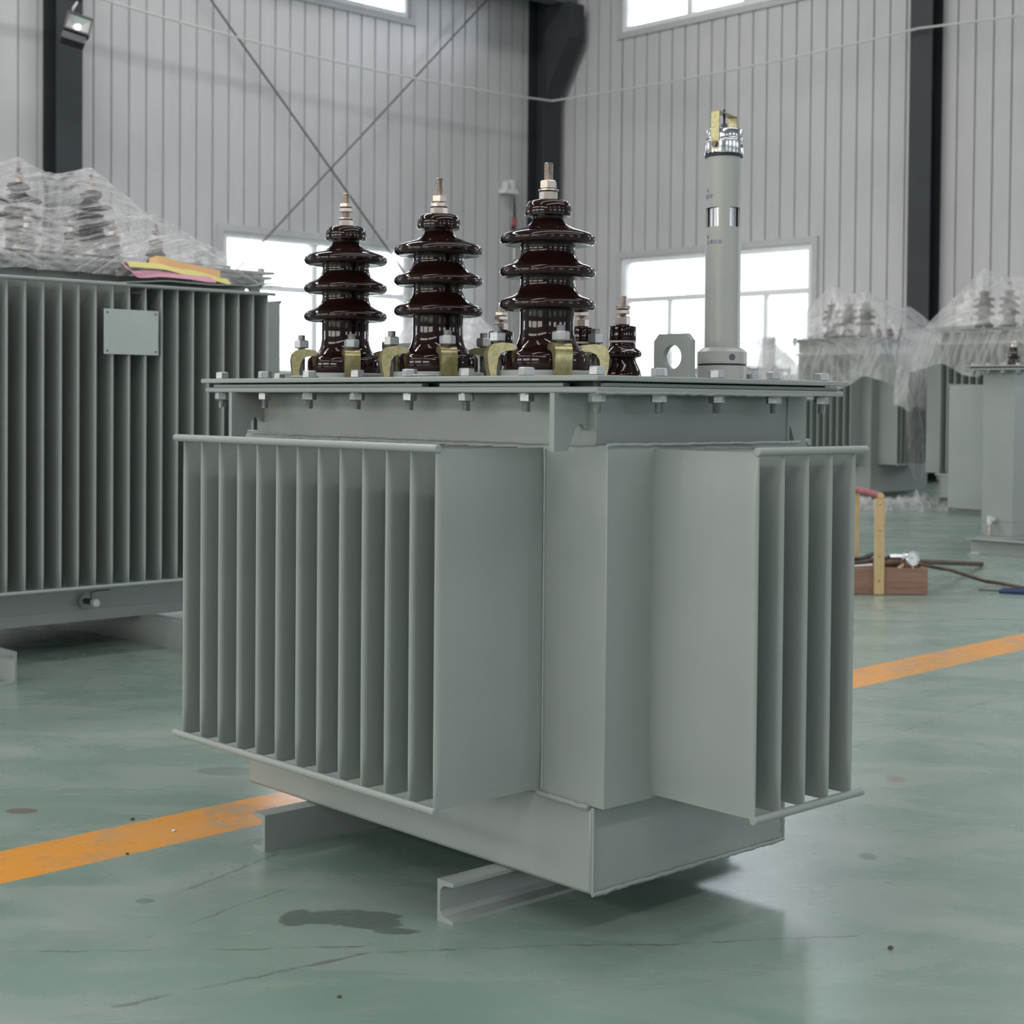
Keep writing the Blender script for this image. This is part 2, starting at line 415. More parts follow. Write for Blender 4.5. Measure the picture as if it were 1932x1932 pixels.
# ------------------------------------------------------------------ the hall
fl = MB().box((-30,-22,-.1), (40,36,0)).obj('floor', FLOOR); struct(fl)
PITCH = .188; GW = .021; GD = .022
def ribbed_wall(name, length, axis, holes, phase=0.0):
    """local wall: coordinate s from 0 to length, height z; normal points into the hall"""
    br = [0, length]
    k = phase
    ribs = []
    while k < length:
        if k > 0: ribs.append(k); br += [k-GW/2, k+GW/2]
        k += PITCH
    for h in holes: br += [h[0], h[1]]
    br = sorted(set(round(b, 4) for b in br if 0 <= b <= length))
    mb = MB()
    def P(s, d, z):
        return (d, -s, z) if axis == 'y' else (s, -d, z)
    for a, b in zip(br, br[1:]):
        if b-a < 1e-4: continue
        mid = (a+b)/2
        g = any(abs(mid-r) < GW/2 for r in ribs)
        zs = [0, HALL_H]
        hs = [h for h in holes if h[0] < mid < h[1]]
        segs = []; z = 0
        for h in sorted(hs, key=lambda h: h[2]):
            segs.append((z, h[2])); z = h[3]
        segs.append((z, HALL_H))
        for z0, z1 in segs:
            d = -GD if g else 0
            mb.add([P(a,d,z0),P(b,d,z0),P(b,d,z1),P(a,d,z1)], [(0,1,2,3)])
            if g:
                for e in (a, b):
                    mb.add([P(e,0,z0),P(e,d,z0),P(e,d,z1),P(e,0,z1)], [(0,1,2,3)])
    me = bpy.data.meshes.new(name); me.from_pydata(mb.v, [], mb.f); me.materials.append(WALL)
    o = bpy.data.objects.new(name, me); COL.objects.link(o); o.matrix_world = HM; struct(o)
    return o
wc = [0]
def window(axis, s0, s1, z0, z1, mull=(), trans=(), sub=(), fw=.06, flip=False, off=0.0):
    """axis 'y': left wall; 'x': right wall. s measured from the corner. flip/off: the opposite walls"""
    wc[0] += 1
    def Pb(mb, sa, sb, da, db, za, zb):
        if axis == 'y':
            xs = (off-da, off-db) if flip else (da, db)
            mb.box((min(xs), -sb, za), (max(xs), -sa, zb))
        else:
            ys = (off+da, off+db) if flip else (-db, -da)
            mb.box((sa, min(ys), za), (sb, max(ys), zb))
    mb = MB()
    for a, b, c, d in ((s0,s1,z0,z0+fw),(s0,s1,z1-fw,z1),(s0,s0+fw,z0+fw,z1-fw),(s1-fw,s1,z0+fw,z1-fw)):
        Pb(mb, a, b, -.12, .0, c, d)
    for mm in mull: Pb(mb, mm-.035, mm+.035, -.10, -.01, z0+fw, z1-fw)
    for t in trans: Pb(mb, s0+fw, s1-fw, -.10, -.015, t-.03, t+.03)
    for (mm, za, zb) in sub: Pb(mb, mm-.022, mm+.022, -.09, -.02, za, zb)
    o = mb.obj('window_%d' % wc[0], FRAME); o.matrix_world = HM; struct(o)
    fl_ = MB()
    for a, b, c, d in ((s0-.07,s1+.07,z0-.07,z0),(s0-.07,s1+.07,z1,z1+.07),(s0-.07,s0,z0,z1),(s1,s1+.07,z0,z1)):
        Pb(fl_, a, b, -.02, .025, c, d)
    t = fl_.obj('window_surround', TRIM, o); struct(t)
    g = MB(); Pb(g, s0+fw, s1-fw, -.055, -.049, z0+fw, z1-fw)
    gl = g.obj('pane', GLASS, o); struct(gl)
    ns = ((-1 if flip else 1),0,0) if axis == 'y' else (0,(1 if flip else -1),0)
    sm, zm = (s0+s1)/2, (z0+z1)/2
    if axis == 'y': c = ((off+.14) if flip else -.14, -sm, zm)
    else: c = (sm, (off-.14) if flip else .14, zm)
    area('window_portal', c, ns, (s1-s0) if axis == 'x' else (s1-s0), (z1-z0), 1, portal=True)
    return o
LW = [(2.25,4.68,1.0,2.44),(2.25,4.68,4.98,6.3)]
RW = [(1.17,3.83,1.0,2.42),(1.15,3.86,5.02,6.3)]
for k in (1, 2): LW += [(2.25+6.3*k,4.68+6.3*k,1.0,2.44),(2.25+6.3*k,4.68+6.3*k,4.98,6.3)]
for k in (1, 2): RW += [(1.17+5.6*k+.6,3.83+5.6*k+.6,1.0,2.42),(1.15+5.6*k+.6,3.86+5.6*k+.6,5.02,6.3)]
ribbed_wall('wall_left', SKY_W, 'y', LW, phase=.102)
ribbed_wall('wall_right', SKY_W, 'x', RW, phase=.02)
for a, b, c, d in LW:
    if c < 2: window('y', a, b, c, d, mull=(a+1.27,), trans=(1.90,), sub=((a+.62,1.0,1.9),))
    else: window('y', a, b, c, d, mull=(a+.93,a+1.7))
for a, b, c, d in RW:
    if c < 2: window('x', a, b, c, d, trans=(1.935,), sub=((a+.70,1.0,1.9),(a+2.04,1.0,1.9)))
    else: window('x', a, b, c, d, mull=(a+.98,a+1.76))
# the two far sides behind the camera
def plain_wall(name, axis, holes, m=WALL):
    br = sorted(set([0, SKY_W]+[v for h in holes for v in h[:2]])); mb = MB()
    for a, b in zip(br, br[1:]):
        mid = (a+b)/2; z = 0
        for h in sorted([h for h in holes if h[0] < mid < h[1]], key=lambda h: h[2])+[(0,0,HALL_H,HALL_H)]:
            if h[2] > z:
                if axis == 'y': mb.add([(SKY_W,-a,z),(SKY_W,-b,z),(SKY_W,-b,h[2]),(SKY_W,-a,h[2])], [(0,1,2,3)])
                else: mb.add([(a,-SKY_W,z),(b,-SKY_W,z),(b,-SKY_W,h[2]),(a,-SKY_W,h[2])], [(0,1,2,3)])
            z = h[3]
    me = bpy.data.meshes.new(name); me.from_pydata(mb.v, [], mb.f); me.materials.append(m)
    o = bpy.data.objects.new(name, me); COL.objects.link(o); o.matrix_world = HM; struct(o)
NW = [(2.3+5.6*k,4.7+5.6*k,1.1,2.5) for k in range(4)]+[(2.6+5.6*k,4.4+5.6*k,5.2,6.0) for k in range(4)]
NL = [(1.5,11.5,4.9,6.4),(12.5,22.5,4.9,6.4),(1.5,6.0,.9,2.6),(7.0,11.5,.9,2.6),(12.5,17.0,.9,2.6)]
plain_wall('wall_near_right', 'y', NW); plain_wall('wall_near_left', 'x', NL)
for h in NW:
    window('y', *h, mull=((h[0]+h[1])/2,), flip=True, off=SKY_W)
for h in NL: window('x', *h, mull=[h[0]+2*k for k in range(1,5) if h[0]+2*k < h[1]-.3], flip=True, off=-SKY_W)
ce = MB().box((-.2,-SKY_W-.2,HALL_H), (SKY_W+.2,.2,HALL_H+.1)).obj('ceiling', CEIL); ce.matrix_world = HM; struct(ce)
for i, x in enumerate((3.6, 11.5, 17.5)):       # frames round the rooflights
    mb = MB()
    for a, b in (((x-.56,-20.56),(x-.5,-3.44)),((x+.5,-20.56),(x+.56,-3.44)),((x-.5,-20.56),(x+.5,-20.5)),((x-.5,-3.5),(x+.5,-3.44))):
        mb.box((*a,HALL_H-.09), (*b,HALL_H))
    o = mb.obj('trim_%d' % (i+1), FRAME); o.matrix_world = HM; struct(o)

# columns
def h_col(label, x0, x1, y0, y1, ax, t=.014, h=HALL_H-.01):
    o = thing('steel_column', HM, label, 'column')
    mb = MB()
    if ax == 'x':   # flanges parallel to the left wall
        mb.box((x0,y0,0),(x0+t,y1,h)); mb.box((x1-t,y0,0),(x1,y1,h)); mb.box((x0+t,(y0+y1)/2-.005,0),(x1-t,(y0+y1)/2+.005,h))
    else:
        mb.box((x0,y0,0),(x1,y0+t,h)); mb.box((x0,y1-t,0),(x1,y1,h)); mb.box(((x0+x1)/2-.005,y0+t,0),((x0+x1)/2+.005,y1-t,h))
    mb.obj('shaft', COLUMN, o)
    cx, cy = (x0+x1)/2, (y0+y1)/2
    MB().box((x0-.02,y0-.02,0),(x1+.02,y1+.02,.02)).obj('base_plate', COLUMN, o)
    return o
h_col('dark steel column on left wall carrying the floodlight', .002, .27, -6.63, -6.375, 'x')
cc = h_col('dark steel column in the far corner between the two walls', .002, .26, -.40, -.11, 'x')
h_col('dark steel column on right wall behind the plastic-wrapped transformers', 5.07, 5.31, -.2, -.002, 'y')
# bracket for the crane beam on the corner column
mb = MB()
Mx = Matrix(((1,0,0,0),(0,0,-1,-.14),(0,1,0,0),(0,0,0,1)))
mb.prism([(.26,4.35),(.62,4.95),(.66,5.0),(.66,5.40),(.26,5.40)], -.004, .24, Mx)
mb.obj('crane_bracket', COLUMN, cc)
cb = thing('crane_beam', HM @ T(.45,-.05,5.41), 'grey crane runway beam high along the left wall by the corner column', 'beam')
MB().box((-.11,-20,0),(.11,0,.014)).obj('lower_flange', CRANE, cb)
MB().box((-.005,-20,.014),(.005,0,.40)).obj('web', CRANE, cb)
MB().box((-.11,-20,.40),(.11,0,.414)).obj('upper_flange', CRANE, cb)
mb = MB()
for k in range(12): mb.box((-.10,-.35-k*1.6,.016),(.10,-.34-k*1.6,.398))
mb.obj('stiffener', CRANE, cb)
# bracing rods
def rod(p0, p1, r, label):
    mb = MB().cyl(p0, p1, r, 8); o = mb.obj('bracing_rod', BRACE); o.matrix_world = HM
    return tag(o, label, 'rod')
rod((.10,-6.36,6.16), (.10,-.41,.18), .011, 'thin steel bracing rod on left wall, falling from upper left to lower right')
rod((.13,-.42,6.12), (.13,-6.36,.32), .011, 'thin steel bracing rod on left wall, rising from lower left to upper right')
# pale line slung round the walls
pts = []
for a, b, sag in (((.31,-13,4.72),(.31,-6.3,4.42),.05), ((.31,-6.3,4.42),(.30,-.30,4.31),.10), ((.30,-.30,4.31),(5.2,-.26,4.36),.05), ((5.2,-.26,4.36),(11,-.26,4.20),.05)):
    a, b = Vector(a), Vector(b)
    for k in range(16):
        t = k/16; p = a.lerp(b, t); p.z -= sag*4*t*(1-t); pts.append(p)
o = MB().tube(pts, .011, 8).obj('cable', ROPE); o.matrix_world = HM
tag(o, 'pale thin cable slung along both walls above head height', 'cable')
# floodlight
FLM = Matrix.Translation((-3.88,13.95,4.06)) @ Matrix.Rotation(R(22),4,'Z') @ Matrix.Rotation(R(14),4,'Y') @ Matrix.Rotation(R(-22),4,'X')
fo = thing('floodlight', FLM, 'small black floodlight clamped to the dark column at upper left', 'floodlight')
mb = MB(); w, h = .115, .095
for a, b in (((-w,-.02,-h),(-w+.017,.05,h)),((w-.017,-.02,-h),(w,.05,h)),((-w+.017,-.02,-h),(w-.017,.05,-h+.02)),((-w+.017,-.02,h-.014),(w-.017,.05,h))): mb.box(a, b)
mb.box((-w,.05,-h),(w,.06,h)); mb.obj('housing', BLACK, fo)
MB().add([(-.098,0,-.075),(.098,0,-.075),(.098,0,.081),(-.098,0,.081),(-.04,.045,-.03),(.04,.045,-.03),(.04,.045,.035),(-.04,.045,.035)],
         [(0,1,5,4),(1,2,6,5),(2,3,7,6),(3,0,4,7),(4,5,6,7)]).obj('reflector', simple('reflector', (.75,.77,.76), .25, .5), fo)
MB().box((-w,.0,-h-.085),(w-.02,.10,-h)).obj('driver_box', BLACK, fo)
MB().tube([(-.07,.02,h),(-.072,.02,h+.06),(-.05,.03,h+.15)], .010, 8).obj('wire', ROPE, fo)
MB().box((-.02,.06,-.02),(.02,.22,.02)).obj('bracket', BLACK, fo)
# wall lamp bracket with hanging handle
wl = thing('wall_bracket', HM @ T(.02,-.72,0), 'white bracket on left wall with a black and red tool hung from it', 'bracket')
MB().box((-.02,-.14,3.19),(.10,.06,3.24)).box((-.02,.0,3.24),(.06,.05,3.36)).box((-.02,-.08,3.24),(.05,-.05,3.34)).obj('bracket_plate', WHITE, wl)
ht = thing('hand_tool', HM @ T(.09,-.69,2.68), 'black and red handled tool hanging below the white wall bracket', 'tool')
MB().cyl((0,0,.22),(0,-.01,.48),.018,10,.010).cyl((0,0,-.02),(-.0,-.03,.14),.020,10).cyl((.01,.02,-.04),(0,.0,.14),.022,10).obj('grip', BLACK, ht)
MB().cyl((0,0,.12),(0,0,.24),.026,10).obj('band', REDP, ht)
MB().cyl((0,.0,-.25),(0,0,.05),.012,8).obj('shank', WHITE, ht)
# building across the yard
bo = thing('building', HM @ T(2.5,14,0), 'pale washed-out building seen through the right wall window', 'building')
MB().box((-12,0,0),(8,6,7)).obj('wall', BLDG, bo)
for k in range(8):
    for z in (1.6, 4.4):
        MB().box((-11+2.3*k,-.03,z),(-9.9+2.3*k,0,z+1.2)).obj('window', BLDG2, bo)

# ------------------------------------------------------------------ transformer parts
def fin_mesh(D, H, t=.010):
    zs = [0,.003,.010,.020,.034,.05,.075]; zs = zs+[H/2]+[H-z for z in reversed(zs)]
    def tt(z):
        e = min(z, H-z); k = max(0, min(1, (e-.004)/.055)); k = k*k*(3-2*k)
        return .0032+(t-.0032)*k
    mb = MB(); rings = []
    for z in zs:
        h = tt(z)/2; ln = .004+h*.9
        xs = [(0,-h),(D*.3,-h*1.0),(D*.7,-h),(D-ln-.012,-h),(D-ln,-h*.97)]
        arc = [(D-ln+ln*math.sin(a), -h*math.cos(a)) for a in (R(25),R(50),R(75),R(90),R(105),R(130),R(155))]
        xs = xs+arc+[(x,-y) for x, y in reversed(xs)]
        rings.append([(x,y,z) for x, y in xs])
    n = len(rings[0]); vs = [p for r in rings for p in r]; fs = []
    for i in range(len(rings)-1):
        for k in range(n):
            j = (k+1) % n; fs.append((i*n+k, i*n+j, (i+1)*n+j, (i+1)*n+k))
    fs.append(tuple(range(n-1,-1,-1))); fs.append(tuple((len(rings)-1)*n+k for k in range(n)))
    mb.add(vs, fs, None, True)
    me = mb.mesh('cooling_fin'); me.materials.append(PAINT)
    return me
def channel_mesh(length, h, w, t=.006, open_dir=1):
    """C section along x; web at y=0, flanges toward +y*open_dir"""
    d = open_dir; fl = .008
    pts = [(0,0),(w,0),(w,fl*.7),(t+.007,fl),(t,fl+.007),(t,h-fl-.007),(t+.007,h-fl),(w,h-fl*.7),(w,h),(0,h)]
    mb = MB()
    vs = [(0,y*d,z) for y, z in pts]+[(length,y*d,z) for y, z in pts]; n = len(pts)
    fs = [tuple(range(n)), tuple(range(2*n-1,n-1,-1))]+[(i,(i+1)%n,n+(i+1)%n,n+i) for i in range(n)]
    return mb.add(vs, fs).mesh('skid')
# --- high voltage bushing
HVP = [(.020,.035),(.064,.035),(.0655,.037),(.0655,.055),(.064,.060),(.060,.0635),(.054,.066),(.049,.070),(.0455,.076),(.043,.083),(.0412,.092),(.041,.122),
       (.042,.1255),(.055,.1252),(.064,.1258),(.069,.1275),(.0722,.1315),(.0725,.1355),(.0705,.1398),(.066,.1428),(.058,.1458),(.050,.1495),(.0445,.155),(.0415,.162),(.0405,.1705),
       (.042,.1745),(.055,.1742),(.064,.1748),(.069,.1765),(.0722,.1805),(.0725,.1845),(.0705,.1888),(.066,.1918),(.058,.1948),(.050,.1985),(.0445,.204),(.0415,.211),(.0405,.2195),
       (.042,.2235),(.055,.2232),(.064,.2238),(.069,.2255),(.0722,.2295),(.0725,.2335),(.0705,.2378),(.064,.2415),(.052,.2455),(.040,.2495),(.031,.2535),(.0255,.258),(.023,.2635),
       (.024,.2665),(.030,.2665),(.0345,.268),(.0355,.2715),(.0352,.279),(.0335,.285),(.030,.289),(.024,.2915),(.012,.292)]
LVP = [(.012,.0),(.031,.0),(.0315,.002),(.0315,.011),(.0295,.018),(.0255,.026),(.0225,.033),(.0215,.037),(.0235,.0385),(.030,.040),(.0318,.0435),(.0315,.0475),(.028,.051),(.0235,.054),(.0215,.058),(.0213,.0635)]
LVC = [(.012,.0665),(.0218,.0665),(.0222,.068),(.0222,.088),(.0212,.0905),(.012,.0915)]
def smooth_prof(p): return p
HV_ME = MB().lathe(HVP, 56).mesh('high_voltage_bushing'); HV_ME.materials.append(PORC)
LV_ME = MB().lathe(LVP, 40).mesh('low_voltage_bushing'); LV_ME.materials.append(PORC)
LVC_ME = MB().lathe(LVC, 40).mesh('porcelain_cap'); LVC_ME.materials.append(PORC)
LVG_ME = MB().lathe([(.010,.0635),(.0222,.0635),(.0222,.0665),(.010,.0665)], 32).mesh('sealing_ring'); LVG_ME.materials.append(PORC_BARE)
def stud_me(kind):
    mb = MB()
    if kind == 'A': z = ((.2915,.3055,.024),(.3085,.3215,.0225)); top = .348; r = .0068
    elif kind == 'B': z = ((.2915,.3035,.024),(.3055,.3105,.024),(.3110,.323,.022)); top = .350; r = .0068
    else: z = ((.2915,.3035,.0215),(.3165,.3235,.022),(.3245,.3315,.022)); top = .349; r = .0066
    thread(mb, r, .285, top)
    me = mb.mesh('terminal_stud'); me.materials.append(NICKEL)
    nb = []
    for i, (a, b, w) in enumerate(z):
        q = MB(); hexnut(q, w, a, b, rot=.3+i*.35); nme = q.mesh('terminal_nut'); nme.materials.append(NICKEL); nb.append(nme)
    w = MB().lathe([(.0155,z[0][1]+.0002),(.0155,z[0][1]+.0024)], 28).mesh('washer'); w.materials.append(NICKEL); nb.append(w)
    return me, nb
STUDS = {k: stud_me(k) for k in 'ABC'}
mb = MB(); thread(mb, .0056, .088, .141, .0015); LVS_ME = mb.mesh('terminal_stud'); LVS_ME.materials.append(NICKEL)
LVN = []
for i, (a, b) in enumerate(((.0915,.1065),(.1105,.1175),(.1180,.1245))):
    q = MB(); hexnut(q, .0215, a, b, .2+.4*i); me = q.mesh('terminal_nut'); me.materials.append(NICKEL); LVN.append(me)
# clamp: bent plate, foot outside, arm reaching in; local +x points away from the bushing axis, bolt at x=0
def clamp_me():
    pts = [(.005,.0),(.0135,.0),(.0165,.014),(.0185,.032),(.0165,.043),(.010,.0495),(-.004,.0520),(-.019,.0505),(-.0255,.048),(-.027,.044),(-.0235,.0405),(-.012,.0395),(-.003,.036),(.0025,.028),(.004,.016)]
    Mx = Matrix(((1,0,0,0),(0,0,-1,0),(0,1,0,0),(0,0,0,1)))
    me = MB().prism(pts, -.0132, .0132, Mx).mesh('hold_down_clamp'); me.materials.append(YZINC); return me
CL_ME = clamp_me()
mb = MB(); thread(mb, .0068, .0, .0765, .0018); CB_ME = mb.mesh('clamp_bolt'); CB_ME.materials.append(ZINC)
mb = MB(); hexnut(mb, .0225, .0530, .0675, .2); CN_ME = mb.mesh('clamp_nut'); CN_ME.materials.append(ZINC)
RING_ME = MB().lathe([(.05,.0),(.076,.0),(.076,.0095),(.074,.0115),(.05,.0115)], 48).mesh('mounting_ring'); RING_ME.materials.append(PAINT)
def hv_bushing(parent, x, y, zl, kind='A', clamps=True, rot=R(-118.7)):
    """zl: z of lid top; the bushing mesh is drawn with the lid at .0235"""
    b = link('high_voltage_bushing', HV_ME, parent, T(x,y,zl-.0235))
    sm, nb = STUDS[kind]
    link('terminal_stud', sm, b)
    for n in nb: link(n.name.split('.')[0], n, b)
    link('mounting_ring', RING_ME, b, T(0,0,.0235))
    if clamps:
        for k in range(4):
            a = rot+k*PI/2
            Mc = T(.0765*math.cos(a), .0765*math.sin(a), .0245, a)
            link('hold_down_clamp', CL_ME, b, Mc); link('clamp_bolt', CB_ME, b, Mc); link('clamp_nut', CN_ME, b, Mc)
    return b
def lv_bushing(parent, x, y, zl):
    b = link('low_voltage_bushing', LV_ME, parent, T(x,y,zl))
    link('porcelain_cap', LVC_ME, b); link('sealing_ring', LVG_ME, b); link('terminal_stud', LVS_ME, b)
    for n in LVN: link('terminal_nut', n, b)
    return b
def bolt_mesh(drop=.0235):
    """z=0 at lid top"""
    mb = MB(); hexnut(mb, .0200, 0.0, .0125, .35); thread(mb, .0058, -drop-.026, 0.0, .0017)
    hexnut(mb, .0205, -drop-.0125, -drop, .9)
    mb.lathe([(.0108,-drop-.0025),(.0108,-drop)], 20)
    me = mb.mesh('lid_bolt'); me.materials.append(ZINC); return me
BOLT = bolt_mesh()
EYE_PTS = [(-.0375,0),(.0375,0),(.0375,.060),(.0275,.0705),(-.0275,.0705),(-.0375,.060)]
def eye_mesh(t=.010):
    """plate in local x-z with a round hole"""
    n = 32; out = []
    mb = MB(); hc = (0,.035); r = .0185
    def ray_out(a):
        dx, dz = math.cos(a), math.sin(a); best = 9
        P = EYE_PTS
        for i in range(len(P)):
            (x0,z0),(x1,z1) = P[i], P[(i+1)%len(P)]
            ex, ez = x1-x0, z1-z0; den = dx*ez-dz*ex
            if abs(den) < 1e-9: continue
            t_ = ((x0-hc[0])*ez-(z0-hc[1])*ex)/den; u = ((x0-hc[0])*dz-(z0-hc[1])*dx)/den
            if t_ > 0 and -1e-6 <= u <= 1+1e-6: best = min(best, t_)
        return (hc[0]+dx*best, hc[1]+dz*best)
    angs = sorted(set([2*PI*k/n for k in range(n)]+[math.atan2(z-hc[1], x-hc[0]) % (2*PI) for x, z in EYE_PTS]))
    inner = [(hc[0]+r*math.cos(a), hc[1]+r*math.sin(a)) for a in angs]; outer = [ray_out(a) for a in angs]; m = len(angs)
    vs = []
    for y in (-t/2, t/2):
        vs += [(x,y,z) for x, z in inner]+[(x,y,z) for x, z in outer]
    fs = []
    for i in range(m):
        j = (i+1) % m
        fs += [(i,j,m+j,m+i),(2*m+j,2*m+i,3*m+i,3*m+j),(i,2*m+i,2*m+j,j),(m+i,m+j,3*m+j,3*m+i)]
    mb.add(vs, fs); me = mb.mesh('lifting_eye'); me.materials.append(PAINT); return me
EYE = eye_mesh()
def hook_mesh(w, h, t=.009):
    """plate in local x(outward) - z(down negative)"""
    pts = [(0,0),(w,0),(w,-h),(w-.026,-h),(w-.040,-h+.030),(w-.046,-h+.036),(w-.053,-h+.036),(.004,-h+.028),(0,-h+.028)]
    Mx = Matrix(((1,0,0,0),(0,0,-1,0),(0,1,0,0),(0,0,0,1)))
    me = MB().prism(pts[::-1], -t/2, t/2, Mx).mesh('lifting_hook'); me.materials.append(PAINT); return me

SIDE = {'x0': (PI, lambda s, LX, LY: (0, s)), 'x1': (0, lambda s, LX, LY: (LX, s)), 'y0': (-PI/2, lambda s, LX, LY: (s, 0)), 'y1': (PI/2, lambda s, LX, LY: (s, LY))}
def transformer(name, M, label, LX, LY, zb, zbox, zf0, zf1, zcol, zflange, ov, banks, skids, ov2=None, proj=0.0, mid=True, hooks=True, group=None, bolts=None, boxx=0.0, colx=0.0):
    ov2 = ov if ov2 is None else ov2
    r = thing(name, M, label, 'transformer', group)
    tb = MB().box((0,0,zb),(LX,LY+boxx,zbox)).obj('tank_base', PAINT, r, bevel=.006)
    MB().box((0,-proj,zbox-.0005),(LX,LY+proj,zcol)).obj('tank_wall', PAINT, r, bevel=.0015)
    MB().box((0,0,zcol-.001),(LX,LY-colx,zflange)).obj('tank_collar', PAINT, r, bevel=.001)
    MB().box((-ov,-ov,zflange),(LX+ov,LY+ov,zflange+.0085)).obj('tank_flange', PAINT, r, bevel=.002)
    MB().box((-ov+.028,-ov+.028,zflange+.0085),(LX+ov-.028,LY+ov-.028,zflange+.016)).obj('gasket', RUBBER, r)
    if mid:
        q = ov-.006; z0, z1 = zflange+.0087, zflange+.0140
        for a, b in (((-q,LY*.87-.42),(-q+.014,LY+q-.012)), ((-q,.0+.01),(-q+.014,LY*.87-.46)), ((-q+.02,-q),(LX+q,-q+.014)), ((LX+q-.014,-q+.02),(LX+q,LY+q)), ((-q+.02,LY+q-.014),(LX+q-.016,LY+q))):
            MB().box((a[0],a[1],z0),(b[0],b[1],z1)).obj('gasket_strip', PAINT, r, bevel=.001)
    zl = zflange+.0235
    # lid plate, very slightly bowed up
    mb = MB(); nx, ny = 8, 12; vs = []; x0, x1, y0, y1 = -ov2, LX+ov2, -ov2, LY+ov2
    MB().box((x0,y0,zl-.0075),(x1,y1,zl)).obj('lid', PAINT, r, bevel=.0015)
    for side, s0, n, pitch, D in banks:
        a, fn = SIDE[side]; H = zf1-zf0
        key = fin_mesh(D, H)
        for k in range(n):
            x, y = fn(s0+k*pitch, LX, LY)
            if side == 'y0': y -= proj
            if side == 'y1': y += proj
            link('cooling_fin', key, r, T(x, y, zf0, a))
        # rails
        c, s_ = math.cos(a), math.sin(a)
        for z in (zf0-.001, zf1+.001):
            e0, e1 = s0-.004, s0+(n-1)*pitch+.027
            p0 = Vector((*fn(e0, LX, LY), z)); p1 = Vector((*fn(e1, LX, LY), z)); off = Vector((c,s_,0))*(D-.001+(proj if side[0] == 'y' else 0))
            MB().cyl(p0+off, p1+off, .0058, 14).obj('fin_rail', PAINT, r, bevel=.001)
    if bolts is None:
        nxb, nyb = max(3, round(LX/.12)), max(3, round(LY/.12))
        bp = [(-.035,-.035+(LY+.07)*i/nyb) for i in range(nyb+1)]+[(LX+.035,-.035+(LY+.07)*i/nyb) for i in range(nyb+1)]
        bp += [(-.035+(LX+.07)*i/nxb,-.035) for i in range(1,nxb)]+[(-.035+(LX+.07)*i/nxb,LY+.035) for i in range(1,nxb)]
    else: bp = bolts
    for i, (x, y) in enumerate(bp):
        link('lid_bolt', BOLT, r, T(x, y, zl, random.random()*1.2))
    if hooks:
        hm = hook_mesh(.066, zflange-zcol+.008 if zflange-zcol < .08 else .08)
        for x, y, a in ((0,.018,PI),(0,LY-.03,PI),(LX,.018,0),(LX,LY-.03,0)): link('lifting_hook', hm, r, T(x, y, zflange, a))
    for (axis, pos, lo, hi, h, w, od) in skids:
        me = channel_mesh(hi-lo, h, w, open_dir=od); me.materials.append(PAINT)
        if axis == 'x': link('skid', me, r, T(lo, pos, 0))
        else: link('skid', me, r, T(pos, lo, 0, PI/2))
    return r, zl
def bead(parent, pts, r, name='weld_bead', seed=0):
    out = []; rr = []
    for a, b in zip(pts, pts[1:]):
        a, b = Vector(a), Vector(b); n = max(2, int((b-a).length/.004))
        for k in range(n):
            p = a.lerp(b, k/n); out.append(p+Vector((0,0,noise.noise(p*60+Vector((seed,0,0)))*r*.5)))
            rr.append(r*(1+.35*noise.noise(p*140)))
    out.append(Vector(pts[-1])); rr.append(r)
    return MB().tube(out, rr, 6).obj(name, PAINT, parent)

# ------------------------------------------------------------------ main transformer
YAW = R(42.7125)
MT = Matrix.Translation((0.11382, 2.12085, 0)) @ Matrix.Rotation(YAW, 4, 'Z')
ZO = 0.7463; LXM, LYM = .4217, .8353
us = [-.035,.1014,.228,.3583,.4891,.6176,.7467,.8807]; vs_ = [-.035,.0872,.2104,.3422,.4603]
bolts = [(-.035,u) for u in us]+[(v,-.035) for v in vs_[1:]]+[(.4603,u) for u in us[1:]]+[(v,.8807) for v in vs_[1:-1]]
main, ZL = transformer('distribution_transformer', MT,
    'grey-green oil transformer in the foreground with three tall brown bushings on its lid', LXM, LYM,
    ZO-.6868, ZO-.5638, ZO-.5573, ZO-.0762, ZO-.0701, ZO, .0602,
    [('x0', .1054, 13, .0530, .1945), ('y0', .0954, 5, .0534, .1826), ('x1', .1054, 13, .0530, .1945), ('y1', .0954, 5, .0534, .1826)],
    [('x', .2008, -.1056, .53, .0594, .034, -1), ('x', .6404, -.1018, .53, .0594, .034, 1)],
    ov2=.0658, proj=.0217, bolts=bolts, boxx=.010, colx=.012)
for u, k in ((.2215,'A'),(.4777,'B'),(.7297,'C')): hv_bushing(main, .12, u, ZL, k)
for u in (.291,.3868,.488,.5894): lv_bushing(main, .36, u, ZL)
link('lifting_eye', EYE, main, T(.285, .112, ZL, PI/2))
link('lifting_eye', EYE, main, T(.285, .76, ZL, PI/2))
# small flat rings lying on the lid edge
for u in (.655,.345):
    MB().lathe([(.012,.006),(.022,.006),(.023,.0045),(.0225,.003),(.012,.003),(.012,.006)], 32, cap=False).obj('flat_washer', ZINC, main, T(-.018, u, ZL-.0015))
